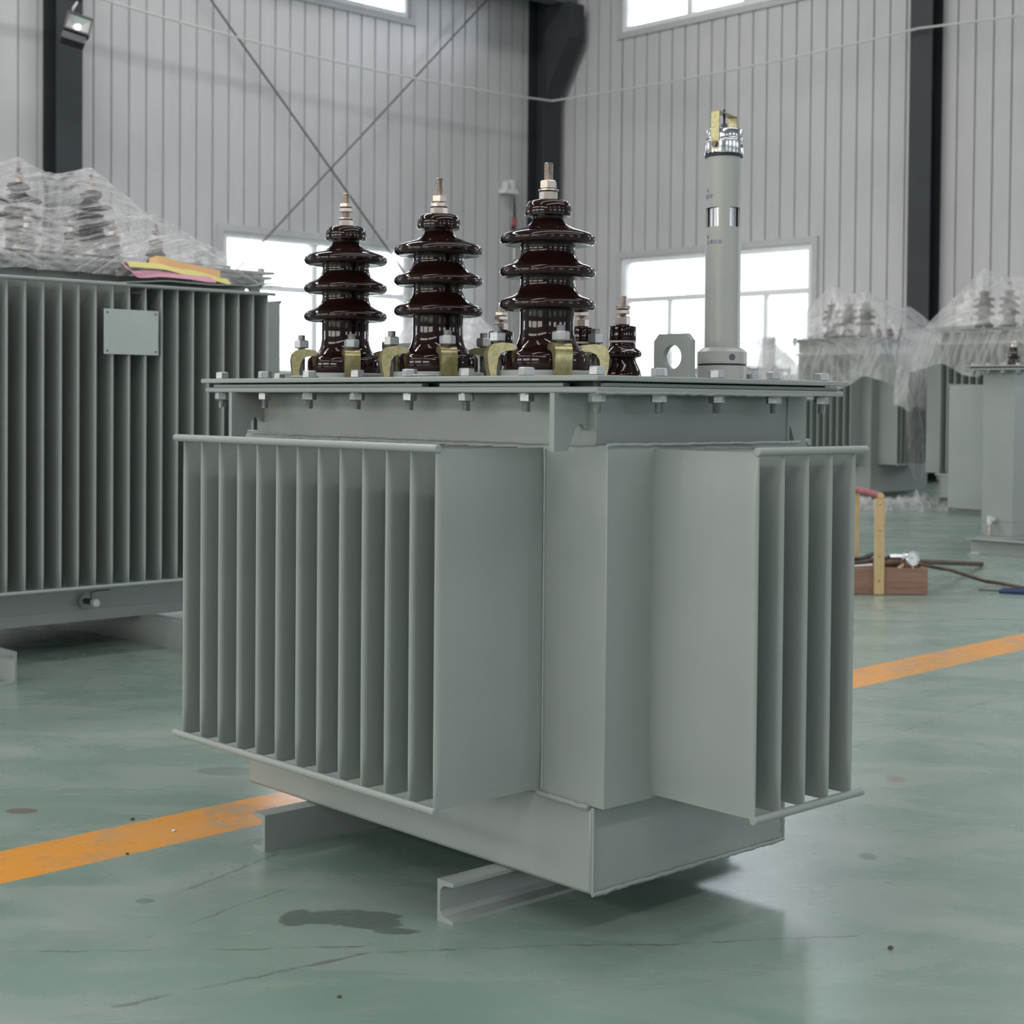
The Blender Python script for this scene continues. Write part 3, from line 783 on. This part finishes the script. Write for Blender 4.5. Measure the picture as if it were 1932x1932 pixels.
# welds
e = .0217
bead(main, [(-.003,.105,ZO-.5645),(-.003,.004,ZO-.566)], .0045)
bead(main, [(.0,-.002,ZO-.6868+.004),(.0,-.002,ZO-.565)], .0022, seed=3)
bead(main, [(.0,-.002,ZO-.6868+.003),(LXM,-.002,ZO-.6868+.003)], .0035, seed=4)
bead(main, [(LXM,-.001,ZO-.684),(LXM,-.001,ZO-.565)], .0028, seed=5)
bead(main, [(-.001,-e-.001,ZO-.070),(LXM,-e-.001,ZO-.070)], .0026, seed=6)
bead(main, [(-.001,-.001,ZO-.070),(-.001,LYM,ZO-.070)], .0026, seed=7)
bead(main, [(LXM,-.001,ZO-.07),(LXM,-.001,ZO-.004)], .0024, seed=8)
for k in range(5): bead(main, [(.0954+.0534*k+.007,-e,ZO-.556),(.0954+.0534*k+.007,-e,ZO-.078)] if k == 0 else [(.0954+.0534*k+.007,-e,ZO-.556),(.0954+.0534*k+.007,-e,ZO-.54)], .0018, seed=10+k)
bead(main, [(-.001,.1054-.007,ZO-.556),(-.001,.1054-.007,ZO-.078)], .0018, seed=20)
bead(main, [(-e*0-.061,-.061,ZO+.0005),(.40,-.061,ZO+.0005)], .0022, seed=9)

# oil level gauge
GM = T(.418, .128, ZL) @ Matrix.Rotation(-R(.9), 4, 'X') @ Matrix.Rotation(R(.9), 4, 'Y')
gp = MB().lathe([(.0395,.0),(.0395,.024),(.034,.0245)], 48).lathe([(.0385,.0272),(.0395,.0272),(.0395,.046),(.0355,.0495),(.031,.0525),(.0285,.0535)], 48)
gauge = gp.obj('oil_level_gauge', PAINT_L, main, GM)
MB().lathe([(.030,.0242),(.0387,.0242),(.0387,.0274),(.030,.0274)], 40).obj('o_ring', RUBBER, gauge)
# screw sockets on the ring
gd = math.atan2(-2.5, -.35)-YAW   # towards the viewer side
def on_cyl(a, r, z): return (r*math.cos(a), r*math.sin(a), z)
a = gd+.42
MB().cyl(on_cyl(a,.036,.037), on_cyl(a,.0399,.037), .0052, 16).obj('socket_screw', ZINC_D, gauge)
# tube with two window slots
rt, z0, z1, zwa, zwb = .0282, .050, .359, .2445, .2755
mb = MB(); nseg = 72
wins = []
for c_, hw_ in ((gd-.86,.60),(gd+.78,.44),(gd+PI,.42)): wins.append((c_, hw_))
def in_win(a):
    for c_, hw_ in wins:
        d = (a-c_+PI) % (2*PI)-PI
        if abs(d) < hw_: return True
    return False
mb.lathe([(rt,z0),(rt,zwa)], nseg, cap=False); mb.lathe([(rt-.0007,zwb),(rt-.0007,z1)], nseg, cap=False)
mb.lathe([(rt,zwa),(.0235,zwa)], nseg, cap=False, smooth=False); mb.lathe([(rt-.0007,zwb),(.0235,zwb)], nseg, cap=False, smooth=False)
for i in range(nseg):
    a0, a1 = 2*PI*i/nseg, 2*PI*(i+1)/nseg
    if not in_win((a0+a1)/2):
        mb.lathe([(rt-.0003,zwa),(rt-.0003,zwb)], 1, cap=False, a0=a0, a1=a1)
        mb.lathe([(.0245,zwa),(.0245,zwb)], 1, cap=False, a0=a0, a1=a1)
        for aa, inw in ((a0, in_win((a0+a1)/2-2*PI/nseg)), (a1, in_win((a0+a1)/2+2*PI/nseg))):
            if inw: mb.add([on_cyl(aa,.0245,zwa),on_cyl(aa,rt-.0003,zwa),on_cyl(aa,rt-.0003,zwb),on_cyl(aa,.0245,zwb)], [(0,1,2,3)])
mb.obj('gauge_tube', PAINT_L, gauge)
MB().lathe([(.0228,.235),(.0228,.285)], 40).obj('sight_glass', CHROME, gauge)
MB().lathe([(.0262,.356),(.0300,.357),(.0303,.3605),(.0262,.3610)], 48).obj('cap_seal', RUBBER, gauge)
capm = MB().lathe([(.024,.3610),(.0300,.3610),(.0308,.3625),(.0308,.3815),(.0300,.3825),(.0298,.3835),(.0308,.3850),(.0303,.3862),(.0298,.3868),(.0298,.3985),(.0290,.3998),(.018,.4003)], 56)
cap = capm.obj('gauge_cap', CHROME, gauge)
MB().cyl(on_cyl(gd+1.15,.028,.373), on_cyl(gd+1.15,.0312,.373), .0032, 12).obj('cap_screw', ZINC_D, gauge)
thread(mb := MB(), .0022, .395, .4345, .0012, 10); hexnut(mb, .009, .405, .411, .3)
mb.obj('centre_pin', ZINC_D, gauge)
# U shaped handle
ha = gd-.46
hM = Matrix.Rotation(ha, 4, 'Z')
w2, t2 = .0072, .0016; R0 = .0318
hb = MB()
hb.box((R0-t2,-w2,.3735),(R0,w2,.4270), hM); hb.box((-R0,-w2,.3735),(-R0+t2,w2,.4270), hM); hb.box((-R0,-w2,.4255),(R0,w2,.4272), hM)
hb.cyl(hM @ Vector((R0-t2,0,.3735)), hM @ Vector((R0,0,.3735)), w2, 24); hb.cyl(hM @ Vector((-R0+t2,0,.3735)), hM @ Vector((-R0,0,.3735)), w2, 24)
hb.obj('handle', YZINC, gauge)
MB().cyl(hM @ Vector((R0,0,.3735)), hM @ Vector((R0+.004,0,.3735)), .0042, 14).cyl(hM @ Vector((-R0,0,.3735)), hM @ Vector((-R0-.004,0,.3735)), .0042, 14).obj('handle_screw', ZINC_D, gauge)
# blue printing on the tube
def print_on(text, size, a_end, z, nm):
    cu = bpy.data.curves.new('txt', 'FONT'); cu.body = text; cu.size = size; cu.align_x = 'RIGHT'; cu.space_character = 1.0
    cu.resolution_u = 2
    to = bpy.data.objects.new('txt', cu); COL.objects.link(to)
    dg = bpy.context.evaluated_depsgraph_get(); dg.update()
    me = bpy.data.meshes.new_from_object(to.evaluated_get(dg)); bpy.data.objects.remove(to)
    bm = bmesh.new(); bm.from_mesh(me)
    bmesh.ops.subdivide_edges(bm, edges=[e for e in bm.edges if e.calc_length() > .003], cuts=2)
    rr = rt+.00025
    for v in bm.verts:
        aa = a_end+v.co.x/rr; zz = z+v.co.y
        v.co = Vector((rr*math.cos(aa), rr*math.sin(aa), zz))
    bm.to_mesh(me); bm.free(); me.materials.clear(); me.materials.append(TEXTB)
    link(nm, me, gauge)
print_on('油', .0062, gd-.98, .3005, 'printed_text'); print_on('油位计', .0078, gd-.62, .2905, 'printed_text')
print_on('度', .0058, gd-.90, .2265, 'printed_text'); print_on('止请注油:', .0072, gd-.02, .2175, 'printed_text')

# ------------------------------------------------------------------ left background transformer
B44 = R(44)
Vb = Vector((math.cos(B44), math.sin(B44), 0)); Ub = Vector((-math.sin(B44), math.cos(B44), 0))
P0 = Vector((-1.3757, 4.2, 0))
o2 = P0 - Vb*.42 + Ub*.17
t2, zl2 = transformer('distribution_transformer', Matrix.Translation(o2) @ Matrix.Rotation(B44,4,'Z'),
    'large grey-green transformer at left with many tall fins and clear film over its lid', 1.32, .85,
    .085, .195, .204, 1.059, 1.062, 1.115, .06,
    [('y0', .069, 24, .053, .17), ('x1', .12, 9, .06, .22), ('y1', .069, 24, .053, .17), ('x0', .12, 9, .06, .22)],
    [('y', .355, -.40, 1.1, .085, .045, 1), ('y', .955, -.40, 1.1, .085, .045, -1)], ov2=.066, mid=False)
for x, k in ((1.03,'A'),(.78,'A'),(.53,'A')): hv_bushing(t2, x, .45, zl2, k)
for x in (.65,.79,.927,1.075): lv_bushing(t2, x, .13, zl2)
link('lifting_eye', EYE, t2, T(1.25,.12,zl2)); link('lifting_eye', EYE, t2, T(.08,.12,zl2))
# blank rating plate on the fins
npl = MB().box((.727,-.175,.861),(.902,-.171,.989)).obj('rating_plate', simple('rating_plate_paint', (.42,.47,.46), .35), t2, bevel=.001, label='blank pale grey rating plate on the fins')
mb = MB()
for x in (.737,.892):
    for z in (.871,.979): mb.cyl((x,-.1745,z),(x,-.1765,z),.0028,10)
mb.obj('plate_rivet', ZINC_D, t2)
# drain valve
dv = MB().cyl((.76,.0,.145),(.76,-.015,.145),.020,18).obj('drain_valve', PAINT, t2, label='small drain valve low on the tank')
MB().cyl((.76,-.015,.145),(.76,-.06,.145),.009,12).obj('valve_body', ZINC_D, dv)
MB().cyl((.76,-.06,.145),(.76,-.078,.145),.011,12).obj('valve_plug', WHITE, dv)
MB().tube([(.76,-.045,.15),(.76,-.045,.172),(.78,-.045,.176),(.82,-.045,.176)], .0022, 6).obj('valve_handle', ZINC_D, dv)
MB().box((-.0005,-.004,.085),(1.3205,.0,.118)).obj('base_strip', PAINT, t2)

# ------------------------------------------------------------------ film tents
def tent(name, M, x0, x1, y0, y1, zl, apexes, skirt, label, m, p=1.25, nx=90, ny=60, wr=.012, flare=.03, seed=0, group=None, waves=9, extra=()):
    """apexes: list of (x,y,h) ; film falls from them to the rectangle edge, then hangs as a skirt(x,y)->drop"""
    aps = []
    for (ax_, ay_, ah), (bx, by, bh) in zip(apexes, apexes[1:]+apexes[-1:]):
        n = 1 if (ax_,ay_) == (bx,by) else 7
        for k in range(n):
            t = k/n; aps.append((ax_+(bx-ax_)*t, ay_+(by-ay_)*t, (ah+(bh-ah)*t)*(1-.10*4*t*(1-t))))
    ex = []
    for (ax_, ay_, ah), (bx, by, bh) in zip(extra, list(extra[1:])+list(extra[-1:])):
        for k in range(4): ex.append((ax_+(bx-ax_)*k/4, ay_+(by-ay_)*k/4, (ah+(bh-ah)*k/4)*(1-.12*math.sin(PI*k/4))))
    aps += ex; nex = len(ex)
    UVS = []
    def axoff(x): return 0.0
    def H(x, y):
        best = 0; ba = 0; bf = 1
        for ii, (axx, ayy, h) in enumerate(aps):
            fx = (x-axx)/(x1-axx) if x > axx else (axx-x)/(axx-x0)
            fy = (y-ayy)/(y1-ayy) if y > ayy else (ayy-y)/(ayy-y0)
            f = (abs(fx)**2.2+abs(fy)**2.2)**(1/2.2); f = min(1, f)
            v = h*(1-f)**p
            if ii >= len(aps)-nex:
                v = h*(1-f)**1.05
            if v > best: best = v; ba = math.atan2(y-ayy, x-axx); bf = f
        ca, sa = math.cos(.56), math.sin(.56); s_ = y+best
        w = 2.2*noise.noise(Vector(((x*ca+s_*sa)*1.2, (-x*sa+s_*ca)*14, seed)))+1.4*noise.noise(Vector(((x*ca-s_*sa)*1.5, (x*sa+s_*ca)*22, seed+3)))
        q = noise.noise(Vector((x*9+seed,y*9,1.7)))+.6*noise.noise(Vector((x*26+seed,y*26,4.7)))
        e = min(1, (1-bf)*6)
        UVS.append((x, y+best))
        return best+wr*e*(w*.5*min(1,bf*3)+q*.35)
    vs, fs = [], []
    for j in range(ny+1):
        for i in range(nx+1):
            x = x0+(x1-x0)*i/nx; y = y0+(y1-y0)*j/ny
            vs.append((x,y,zl+.004+max(0,H(x,y))))
    W1 = nx+1
    for j in range(ny):
        for i in range(nx): fs.append((j*W1+i, j*W1+i+1, (j+1)*W1+i+1, (j+1)*W1+i))
    ring = [i for i in range(nx+1)]+[j*W1+nx for j in range(1,ny+1)]+[ny*W1+i for i in range(nx-1,-1,-1)]+[j*W1 for j in range(ny-1,0,-1)]
    cx, cy = (x0+x1)/2, (y0+y1)/2
    prev = ring; NS = 8
    for s in range(1, NS+1):
        cur = []
        for idx in ring:
            x, y, z = vs[idx]; dx, dy = x-cx, y-cy
            ox = (1 if abs(dx) > (x1-x0)/2-1e-4 else 0)*(1 if dx > 0 else -1); oy = (1 if abs(dy) > (y1-y0)/2-1e-4 else 0)*(1 if dy > 0 else -1)
            t = s/NS; dr = skirt(x, y)*t
            wv = noise.noise(Vector((x*11+seed, y*11, t*1.2)))*.6+noise.noise(Vector((x*25+seed, y*25, t*2)))*.4
            o = .004+flare*t*(.6+.9*wv)
            cur.append(len(vs)); vs.append((x+ox*o, y+oy*o, z-dr+.012*wv*t)); UVS.append((x+(y if ox else 0), UVS[idx][1]-dr))
        n = len(ring)
        for k in range(n): fs.append((prev[k], prev[(k+1)%n], cur[(k+1)%n], cur[k]))
        prev = cur
    mb = MB(); mb.add(vs, fs, None, True)
    me = bpy.data.meshes.new(name); me.from_pydata(mb.v, [], mb.f); me.polygons.foreach_set('use_smooth', [True]*len(me.polygons)); me.materials.append(m)
    ul = me.uv_layers.new(name='film')
    for lp in me.loops: ul.data[lp.index].uv = UVS[lp.vertex_index]
    o = bpy.data.objects.new(name, me); COL.objects.link(o); o.matrix_world = M
    return tag(o, label, 'plastic film', group)
M2 = t2.matrix_world.copy()
tent('plastic_film', M2, -.075, 1.395, -.075, .925, zl2+.002,
     [(.10,.42,.40),(.53,.45,.355),(.78,.45,.345),(1.03,.45,.34)], lambda x, y: .05, 'clear stretch film pulled tight over the lid of the left transformer', FILM, p=1.1, wr=.005, flare=.006, seed=2, nx=170, ny=110, extra=[(.08,.12,.11)]+[(x,.13,.165) for x in (.65,.79,.927,1.075)]+[(1.25,.12,.09)])

# sheet and papers on top of the fins
def ribbon(name, M, pts, y0, y1, t, m, skew=0, wav=0, seed=0, n=24, rise=0):
    """strip in x following z profile pts [(x,z)], between y0 and y1"""
    vs = []; fs = []
    ys = [y0+(y1-y0)*k/6 for k in range(7)]
    def z_at(u):
        k = u*(len(pts)-1); i = min(int(k), len(pts)-2); f = k-i; f = f*f*(3-2*f)
        return pts[i][0]+(pts[i+1][0]-pts[i][0])*(k-i), pts[i][1]+(pts[i+1][1]-pts[i][1])*f
    for top in (0, 1):
        for i in range(n+1):
            x, z = z_at(i/n)
            for k, y in enumerate(ys):
                vs.append((x+skew*(k/6), y, z+rise*(k/6)+wav*noise.noise(Vector((x*14+seed,y*14,seed)))+top*t))
    W_ = 7; K = (n+1)*W_
    for i in range(n):
        for k in range(6):
            a = i*W_+k; fs += [(a,a+1,a+W_+1,a+W_),(K+a,K+a+W_,K+a+W_+1,K+a+1)]
    for i in range(n):
        a = i*W_; fs += [(a,a+W_,K+a+W_,K+a),(a+6,K+a+6,K+a+W_+6,a+W_+6)]
    for k in range(6): fs += [(k,K+k,K+k+1,k+1),(n*W_+k,n*W_+k+1,K+n*W_+k+1,K+n*W_+k)]
    mb = MB(); mb.add(vs, fs, None, True); o = mb.obj(name, m); o.matrix_world = M; return o
zt = 1.0655
tag(ribbon('metal_sheet', M2, [(.80,zt+.001),(.95,zt+.012),(1.1,zt+.010),(1.22,zt+.014),(1.30,zt+.026)], -.176, -.02, .003, PAINT, wav=.002),
    'thin grey sheet lying on top of the left transformer fins under coloured papers', 'sheet')
PINK = simple('pink_paper', (.58,.27,.36), .7); ORG = simple('orange_paper', (.72,.42,.19), .7); YEL = simple('yellow_paper', (.68,.60,.22), .7)
tag(ribbon('folded_paper', M2, [(.80,zt+.040),(.84,zt+.018),(.92,zt+.022),(1.0,zt+.020),(1.10,zt+.016)], -.172, -.14, .0015, PINK, wav=.004, seed=1, rise=.020), 'pink folded paper on the sheet, underneath the orange paper', 'paper')
tag(ribbon('folded_paper', M2, [(.825,zt+.046),(.86,zt+.048),(.93,zt+.048),(1.02,zt+.036),(1.17,zt+.018)], -.146, -.125, .0015, YEL, wav=.004, seed=4, rise=.018), 'yellow paper between the pink and the orange papers on the fins', 'paper')
tag(ribbon('folded_paper', M2, [(.90,zt+.056),(.93,zt+.064),(1.03,zt+.048),(1.145,zt+.034)], -.122, -.10, .0015, ORG, skew=.015, wav=.003, seed=7, rise=.026), 'orange paper, topmost of the papers on the left transformer', 'paper')

# ------------------------------------------------------------------ background transformers at right and behind
def bgM(x, y, a=B44): return Matrix.Translation((x,y,0)) @ Matrix.Rotation(a,4,'Z')
M3 = bgM(2.604, 11.35)
t3, zl3 = transformer('distribution_transformer', M3, 'grey transformer under clear plastic in front of the dark column on right wall', .78, .62, .10, .30, .31, 1.11, 1.115, 1.205, .05,
    [('x0', .08, 9, .057, .15), ('y0', .10, 9, .06, .16)], [('x', .12, -.1, .9, .10, .05, 1), ('x', .46, -.1, .9, .10, .05, -1)], mid=False)
for y in (.16,.31,.46): hv_bushing(t3, .16, y, zl3, 'A', clamps=False)
for y in (.08,.18,.28,.38): lv_bushing(t3, .52, y, zl3)
tent('plastic_film', M3, -.19, .92, -.20, .84, zl3, [(.16,.46,.42),(.16,.16,.36),(.45,.14,.31),(.72,.14,.27)],
     lambda x, y: (.50+.35*noise.noise(Vector((x*2,y*2,0)))) + (.45 if y < -.15 and x > .1 else 0), 'clear plastic sheet draped in a peak over transformer nearest the right window', FILM2, p=.92, wr=.003, flare=.06, seed=5)
M4 = bgM(3.528, 10.308)
t4, zl4 = transformer('distribution_transformer', M4, 'grey transformer under peaked clear plastic at the right edge of the picture', .75, .78, .10, .25, .27, 1.16, 1.165, 1.245, .05,
    [('x0', .05, 13, .0545, .16), ('y1', .08, 9, .06, .17)], [('y', .15, -.1, .9, .10, .05, 1), ('y', .5, -.1, .9, .10, .05, -1)], mid=False)
for y in (.2,.39,.58): hv_bushing(t4, .2, y, zl4, 'A', clamps=False)
for y in (.12,.22,.32,.42): lv_bushing(t4, .50, y, zl4)
tent('plastic_film', M4, -.20, .85, -.10, .98, zl4, [(.2,.58,.43),(.2,.2,.38),(.6,.2,.30)],
     lambda x, y: .30+.18*noise.noise(Vector((x*3,y*3,1)))+(.25 if y > .9 else 0), 'clear plastic sheet draped in a peak over transformer at the right edge', FILM2, p=.95, wr=.003, flare=.05, seed=9)
# small unwrapped transformer
M5 = bgM(2.488, 7.75)
t5, zl5 = transformer('distribution_transformer', M5, 'small unwrapped transformer cut off by the right edge, standing on a flat steel base', .62, .17, .085, .16, .21, .845, .85, .918, .075,
    [('y1', .10, 7, .06, .25), ('x1', .05, 2, .06, .15)], [('y', -.145, -.35, .14, .085, .05, 1), ('y', .62, -.35, .35, .085, .05, -1)], mid=False, hooks=False)
MB().box((-.11,-.02,.075),(.66,.14,.088)).obj('base_plate', PAINT, t5)
lv_bushing(t5, .05, .035, zl5); lv_bushing(t5, .30, .035, zl5)
link('lifting_eye', EYE, t5, T(.12,.01,zl5, PI/2+.6))
MB().cyl((-.004,.10,.17),(-.05,.10,.17),.014,12).cyl((-.045,.10,.15),(-.045,.10,.19),.012,12).obj('drain_valve', WHITE, t5)
MB().cyl((-.045,.10,.095),(-.045,.10,.15),.008,10).obj('valve_stem', NICKEL, t5)
# row of wrapped ones along the far walls
def far_tx(x, y, label, flabel, apex, seed, zt_=1.0, gauge_at=None):
    Mx_ = bgM(x, y)
    r, zl = transformer('distribution_transformer', Mx_, label, .5, .8, .10, .22, .25, zt_-.06, zt_-.055, zt_, .05,
        [('x0', .10, 11, .057, .15), ('y0', .10, 5, .06, .15)], [('x', .2, -.1, .6, .10, .05, 1), ('x', .6, -.1, .6, .10, .05, -1)], mid=False, hooks=False)
    for yy in (.2,.4,.6): lv_bushing(r, .14, yy, zl)
    for gx, gy in gauge_at or ():
        g = MB().cyl((gx,gy,zl),(gx,gy,zl+.24),.030,16).cyl((gx,gy,zl),(gx,gy,zl+.03),.045,16).obj('oil_level_gauge', PAINT_L, r)
        MB().cyl((gx,gy,zl+.24),(gx,gy,zl+.27),.033,16).obj('gauge_cap', WHITE, g)
        MB().box((gx-.03,gy-.006,zl+.27),(gx-.026,gy+.006,zl+.31)).box((gx+.026,gy-.006,zl+.27),(gx+.03,gy+.006,zl+.31)).box((gx-.03,gy-.006,zl+.31),(gx+.03,gy+.006,zl+.314)).obj('gauge_handle', ZINC, g)
    tent('plastic_film', Mx_, -.20, .62, -.20, .90, zl, apex, lambda a, b: .35+.2*noise.noise(Vector((a*3,b*3,seed))), flabel, FILM2, p=.95, wr=.01, flare=.04, seed=seed, nx=60, ny=60)
    return r
far_tx(-.38, 12.4, 'wrapped transformer far behind, glimpsed between the middle and left tall bushings', 'plastic cover seen far behind between the middle and left tall bushings', [(.1,.72,.34),(.2,.1,.34)], 21, 1.10, [(.1,.72)])
far_tx(1.95, 13.0, 'wrapped transformer far behind, glimpsed beside the oil gauge tube', 'plastic cover seen far behind beside the oil gauge tube', [(.1,.75,.28),(.35,.35,.24),(.45,.15,.28)], 33, 1.02, [(.1,.75),(.40,.05)])
far_tx(-1.75, 11.6, 'wrapped transformer far behind, glimpsed left of the left tall bushing', 'plastic cover seen far behind just left of the left tall bushing', [(.2,.6,.2),(.2,.2,.2)], 41, .92)
# loose film on the floor
def crumple(cx, cy, L_, Wd, H_, seed, label):
    n, m_ = 60, 14; vs = []; fs = []
    for i in range(n+1):
        for j in range(m_+1):
            u, v = i/n, j/m_
            e = math.sin(PI*u)**.4*math.sin(PI*v)**.5
            p = Vector((u*9+seed, v*4, seed)); z = e*H_*(.35+abs(noise.noise(p*1.3))*1.3+abs(noise.noise(p*4))*.5)
            vs.append((cx-L_/2+L_*u+.04*noise.noise(p*2), cy-Wd/2+Wd*v+.05*noise.noise(p*2+Vector((5,5,5))), .003+max(0,z)))
    for i in range(n):
        for j in range(m_):
            a = i*(m_+1)+j; fs.append((a,a+1,a+m_+2,a+m_+1))
    mb = MB(); mb.add(vs, fs, None, True); o = mb.obj('loose_film', FILM2)
    ul = o.data.uv_layers.new(name='film')
    for lp in o.data.loops: v = o.data.vertices[lp.vertex_index].co; ul.data[lp.index].uv = (v.x*3, v.y*3)
    return tag(o, label, 'plastic film')
p = floor_pt(1735, 963); crumple(p.x, p.y, .75, .3, .10, 3, 'crumpled clear film lying on the floor between two wrapped transformers')
p = floor_pt(1632, 962); crumple(p.x-.05, p.y, .35, .25, .09, 8, 'crumpled clear film on floor behind the upright wooden slat')

# ------------------------------------------------------------------ toolbox and the things around it
tb = thing('wooden_toolbox', T(1.43,6.285,0), 'open reddish wooden toolbox with two upright slats and a red handle bar', 'toolbox')
hx, hy, hh = .193, .215, .103
MB().box((-hx,-hy,.002),(hx,hy,.014)).obj('bottom_board', WOOD_R, tb)
MB().box((-hx,-hy,.014),(hx,-hy+.014,hh)).obj('front_board', WOOD_R, tb, bevel=.001)
MB().box((-hx,hy-.014,.014),(hx,hy,hh)).obj('back_board', WOOD_R, tb, bevel=.001)
for s in (-1,1): MB().box((min(s*hx,s*(hx-.014)),-hy+.014,.014),(max(s*hx,s*(hx-.014)),hy-.014,hh)).obj('side_board', WOOD_R, tb)
for yy in (-hy-.016, hy):
    MB().box((-.019,yy,.002),(.019,yy+.016,.375)).obj('upright_slat', WOOD_Y, tb, bevel=.001)
mb = MB()
for z in (.055,.15,.25,.35): mb.cyl((.0,-hy-.0158,z),(.0,-hy-.0172,z),.003,10)
mb.obj('nail_head', ZINC_D, tb)
MB().cyl((0,-hy-.018,.386),(0,hy+.018,.386),.0135,20).obj('handle_bar', REDP, tb, label='round bar painted red')
MB().cyl((0,-hy-.0185,.386),(0,-hy-.0181,.386),.0128,20).obj('bar_end', WOOD_Y, tb)
# contents
def put(name, mb, m, label, cat, M=None, bevel=0):
    o = mb.obj(name, m, None, None, bevel)
    if M is not None: o.matrix_world = M
    return tag(o, label, cat)
put('spanner', MB().box((-.11,-.008,0),(.09,.008,.006)).cyl((-.115,0,0),(-.115,0,.008),.018,14).cyl((.095,0,0),(.095,0,.008),.016,14), CHROME,
    'shiny spanner lying across the front of the wooden toolbox', 'spanner', T(1.36,6.12,.098,.08))
put('socket', MB().cyl((0,0,0),(.05,0,0),.014,16).cyl((.05,.0,0),(.085,0,.0),.010,16), CHROME, 'chrome socket on top of the tools in toolbox', 'socket', T(1.525,6.30,.125,.2))
put('pipe_fitting', MB().cyl((0,0,0),(.16,.02,0),.013,12), STEELR, 'dark brown pipe fitting lying in the toolbox beside the slat', 'fitting', T(1.44,6.20,.108,-.05))
put('brass_fitting', MB().cyl((0,0,0),(.05,0,.03),.010,12).cyl((.05,0,.03),(.065,0,.03),.014,12), YZINC, 'brass fitting below the pressure gauge', 'fitting', T(1.515,6.10,.098,.1))
for k in range(5):
    put('pliers' if k == 0 else 'hand_tool', MB().cyl((0,0,0),(.14+.02*k,.01,.01),.009,10).box((-.03,-.012,-.006),(.0,.012,.008)), (ZINC_D,STEELR,WHITE,STEELR,BLACK)[k],
        ('dark pliers inside toolbox behind the slat','rusty steel tool deep inside the toolbox','white handled tool inside the toolbox','brown steel tool at the back of toolbox','black tool at the left inside toolbox')[k],
        'tool', T(1.30+.03*k,6.18+.045*k,.06+.012*k,.4*k-.6))
gM = Matrix.Translation((1.563,6.085,.142)) @ Matrix.Rotation(R(28),4,'Z') @ Matrix.Rotation(R(-12),4,'X')
pg = thing('pressure_gauge', gM, 'round pressure gauge with a white dial on corner of the toolbox', 'pressure gauge')
Rg = Matrix.Rotation(R(90),4,'X')
MB().lathe([(.030,-.022),(.034,-.020),(.034,.006),(.031,.008),(.030,.004),(.0295,-.021),(.030,-.022)], 36, Rg, cap=False).lathe([(.0,-.0215),(.033,-.0205)], 36, Rg, cap=False).obj('gauge_case', CHROME, pg)
MB().lathe([(.0,.003),(.030,.003),(.030,.0035),(.0,.0035)], 32, Rg).obj('dial', simple('dial_white', (.75,.76,.78), .3), pg)
mb = MB(); mb.box((-.012,-.0050,-.001),(.003,-.0040,.001))
for k in range(9):
    a = R(-30+30*k); mb.box((-.001,-.0045,.023),(.001,-.0038,.028), Matrix.Rotation(a-R(90),4,'Y'))
mb.obj('dial_marks', INK, pg)
MB().cyl((0,.005,-.033),(0,.005,-.05),.006,12).obj('gauge_stem', YZINC, pg)
a_ = floor_pt(1852,1069); b_ = Vector((1.60,6.20,.118))
put('steel_bar', MB().cyl(b_+Vector((0,0,0)), Vector((a_.x,a_.y,.012)), .0105, 12), STEELR, 'thick brown steel bar leaning from the toolbox rim to the floor', 'bar')
q1, q2 = floor_pt(1885,1100,.01), floor_pt(1931,1109,.01)
put('pry_bar', MB().tube([Vector((1.58,6.15,.116)), Vector((1.75,6.22,.083)), q1+Vector((-.05,.02,.004)), q1, q2], .007, 8), STEELR, 'thin bent pry bar reaching from the toolbox down to the floor', 'bar')
s0, s1, s2 = floor_pt(1846,1113,.008), floor_pt(1885,1115,.008), floor_pt(1960,1117,.012)
sd = thing('screwdriver', Matrix.Identity(4), 'blue handled screwdriver lying on floor at the right edge', 'screwdriver')
MB().cyl(s0, s1, .0035, 8).obj('shank', ZINC_D, sd)
MB().tube([s1, s1.lerp(s2,.1), s1.lerp(s2,.5), s2], [.008,.013,.014,.012], 12).obj('handle', BLUE, sd)
# bits of dirt on the floor
def pebble(px, py, r, lab, m=STEELR):
    p = floor_pt(px, py); mb = MB()
    prof = [(r*.5,0),(r,r*.3),(r*.8,r*.8),(r*.3,r)]
    o = mb.lathe(prof, 7).obj('pebble', m); o.matrix_world = T(p.x, p.y, 0, px); tag(o, lab, 'debris')
pebble(1680,1790,.004,'small brown crumb on the green floor right of transformer shadow')
pebble(640,1882,.003,'tiny dark crumb on floor near the bottom edge')
pebble(328,1569,.004,'small crumb on the orange floor line',WHITE)
pebble(240,1612,.003,'tiny brown crumb below the orange line at left')
pebble(250,1547,.004,'small brown crumb above the orange line at left')

# repeats of one kind share a group
for pre, grp in (('plastic_film','clear film covers over transformers'), ('folded_paper','coloured papers on the left transformer'), ('bracing_rod','crossed bracing rods on the left wall'),
                 ('steel_column','dark steel columns along the hall walls'), ('pebble','crumbs of dirt on the floor'), ('loose_film','crumpled film on the floor'), ('hand_tool','tools in the wooden toolbox'),
                 ('distribution_transformer','grey-green oil transformers in the hall')):
    for o in S.objects:
        if o.parent is None and o.name.split('.')[0] == pre and 'bracket' not in o.get('label',''): o['group'] = grp
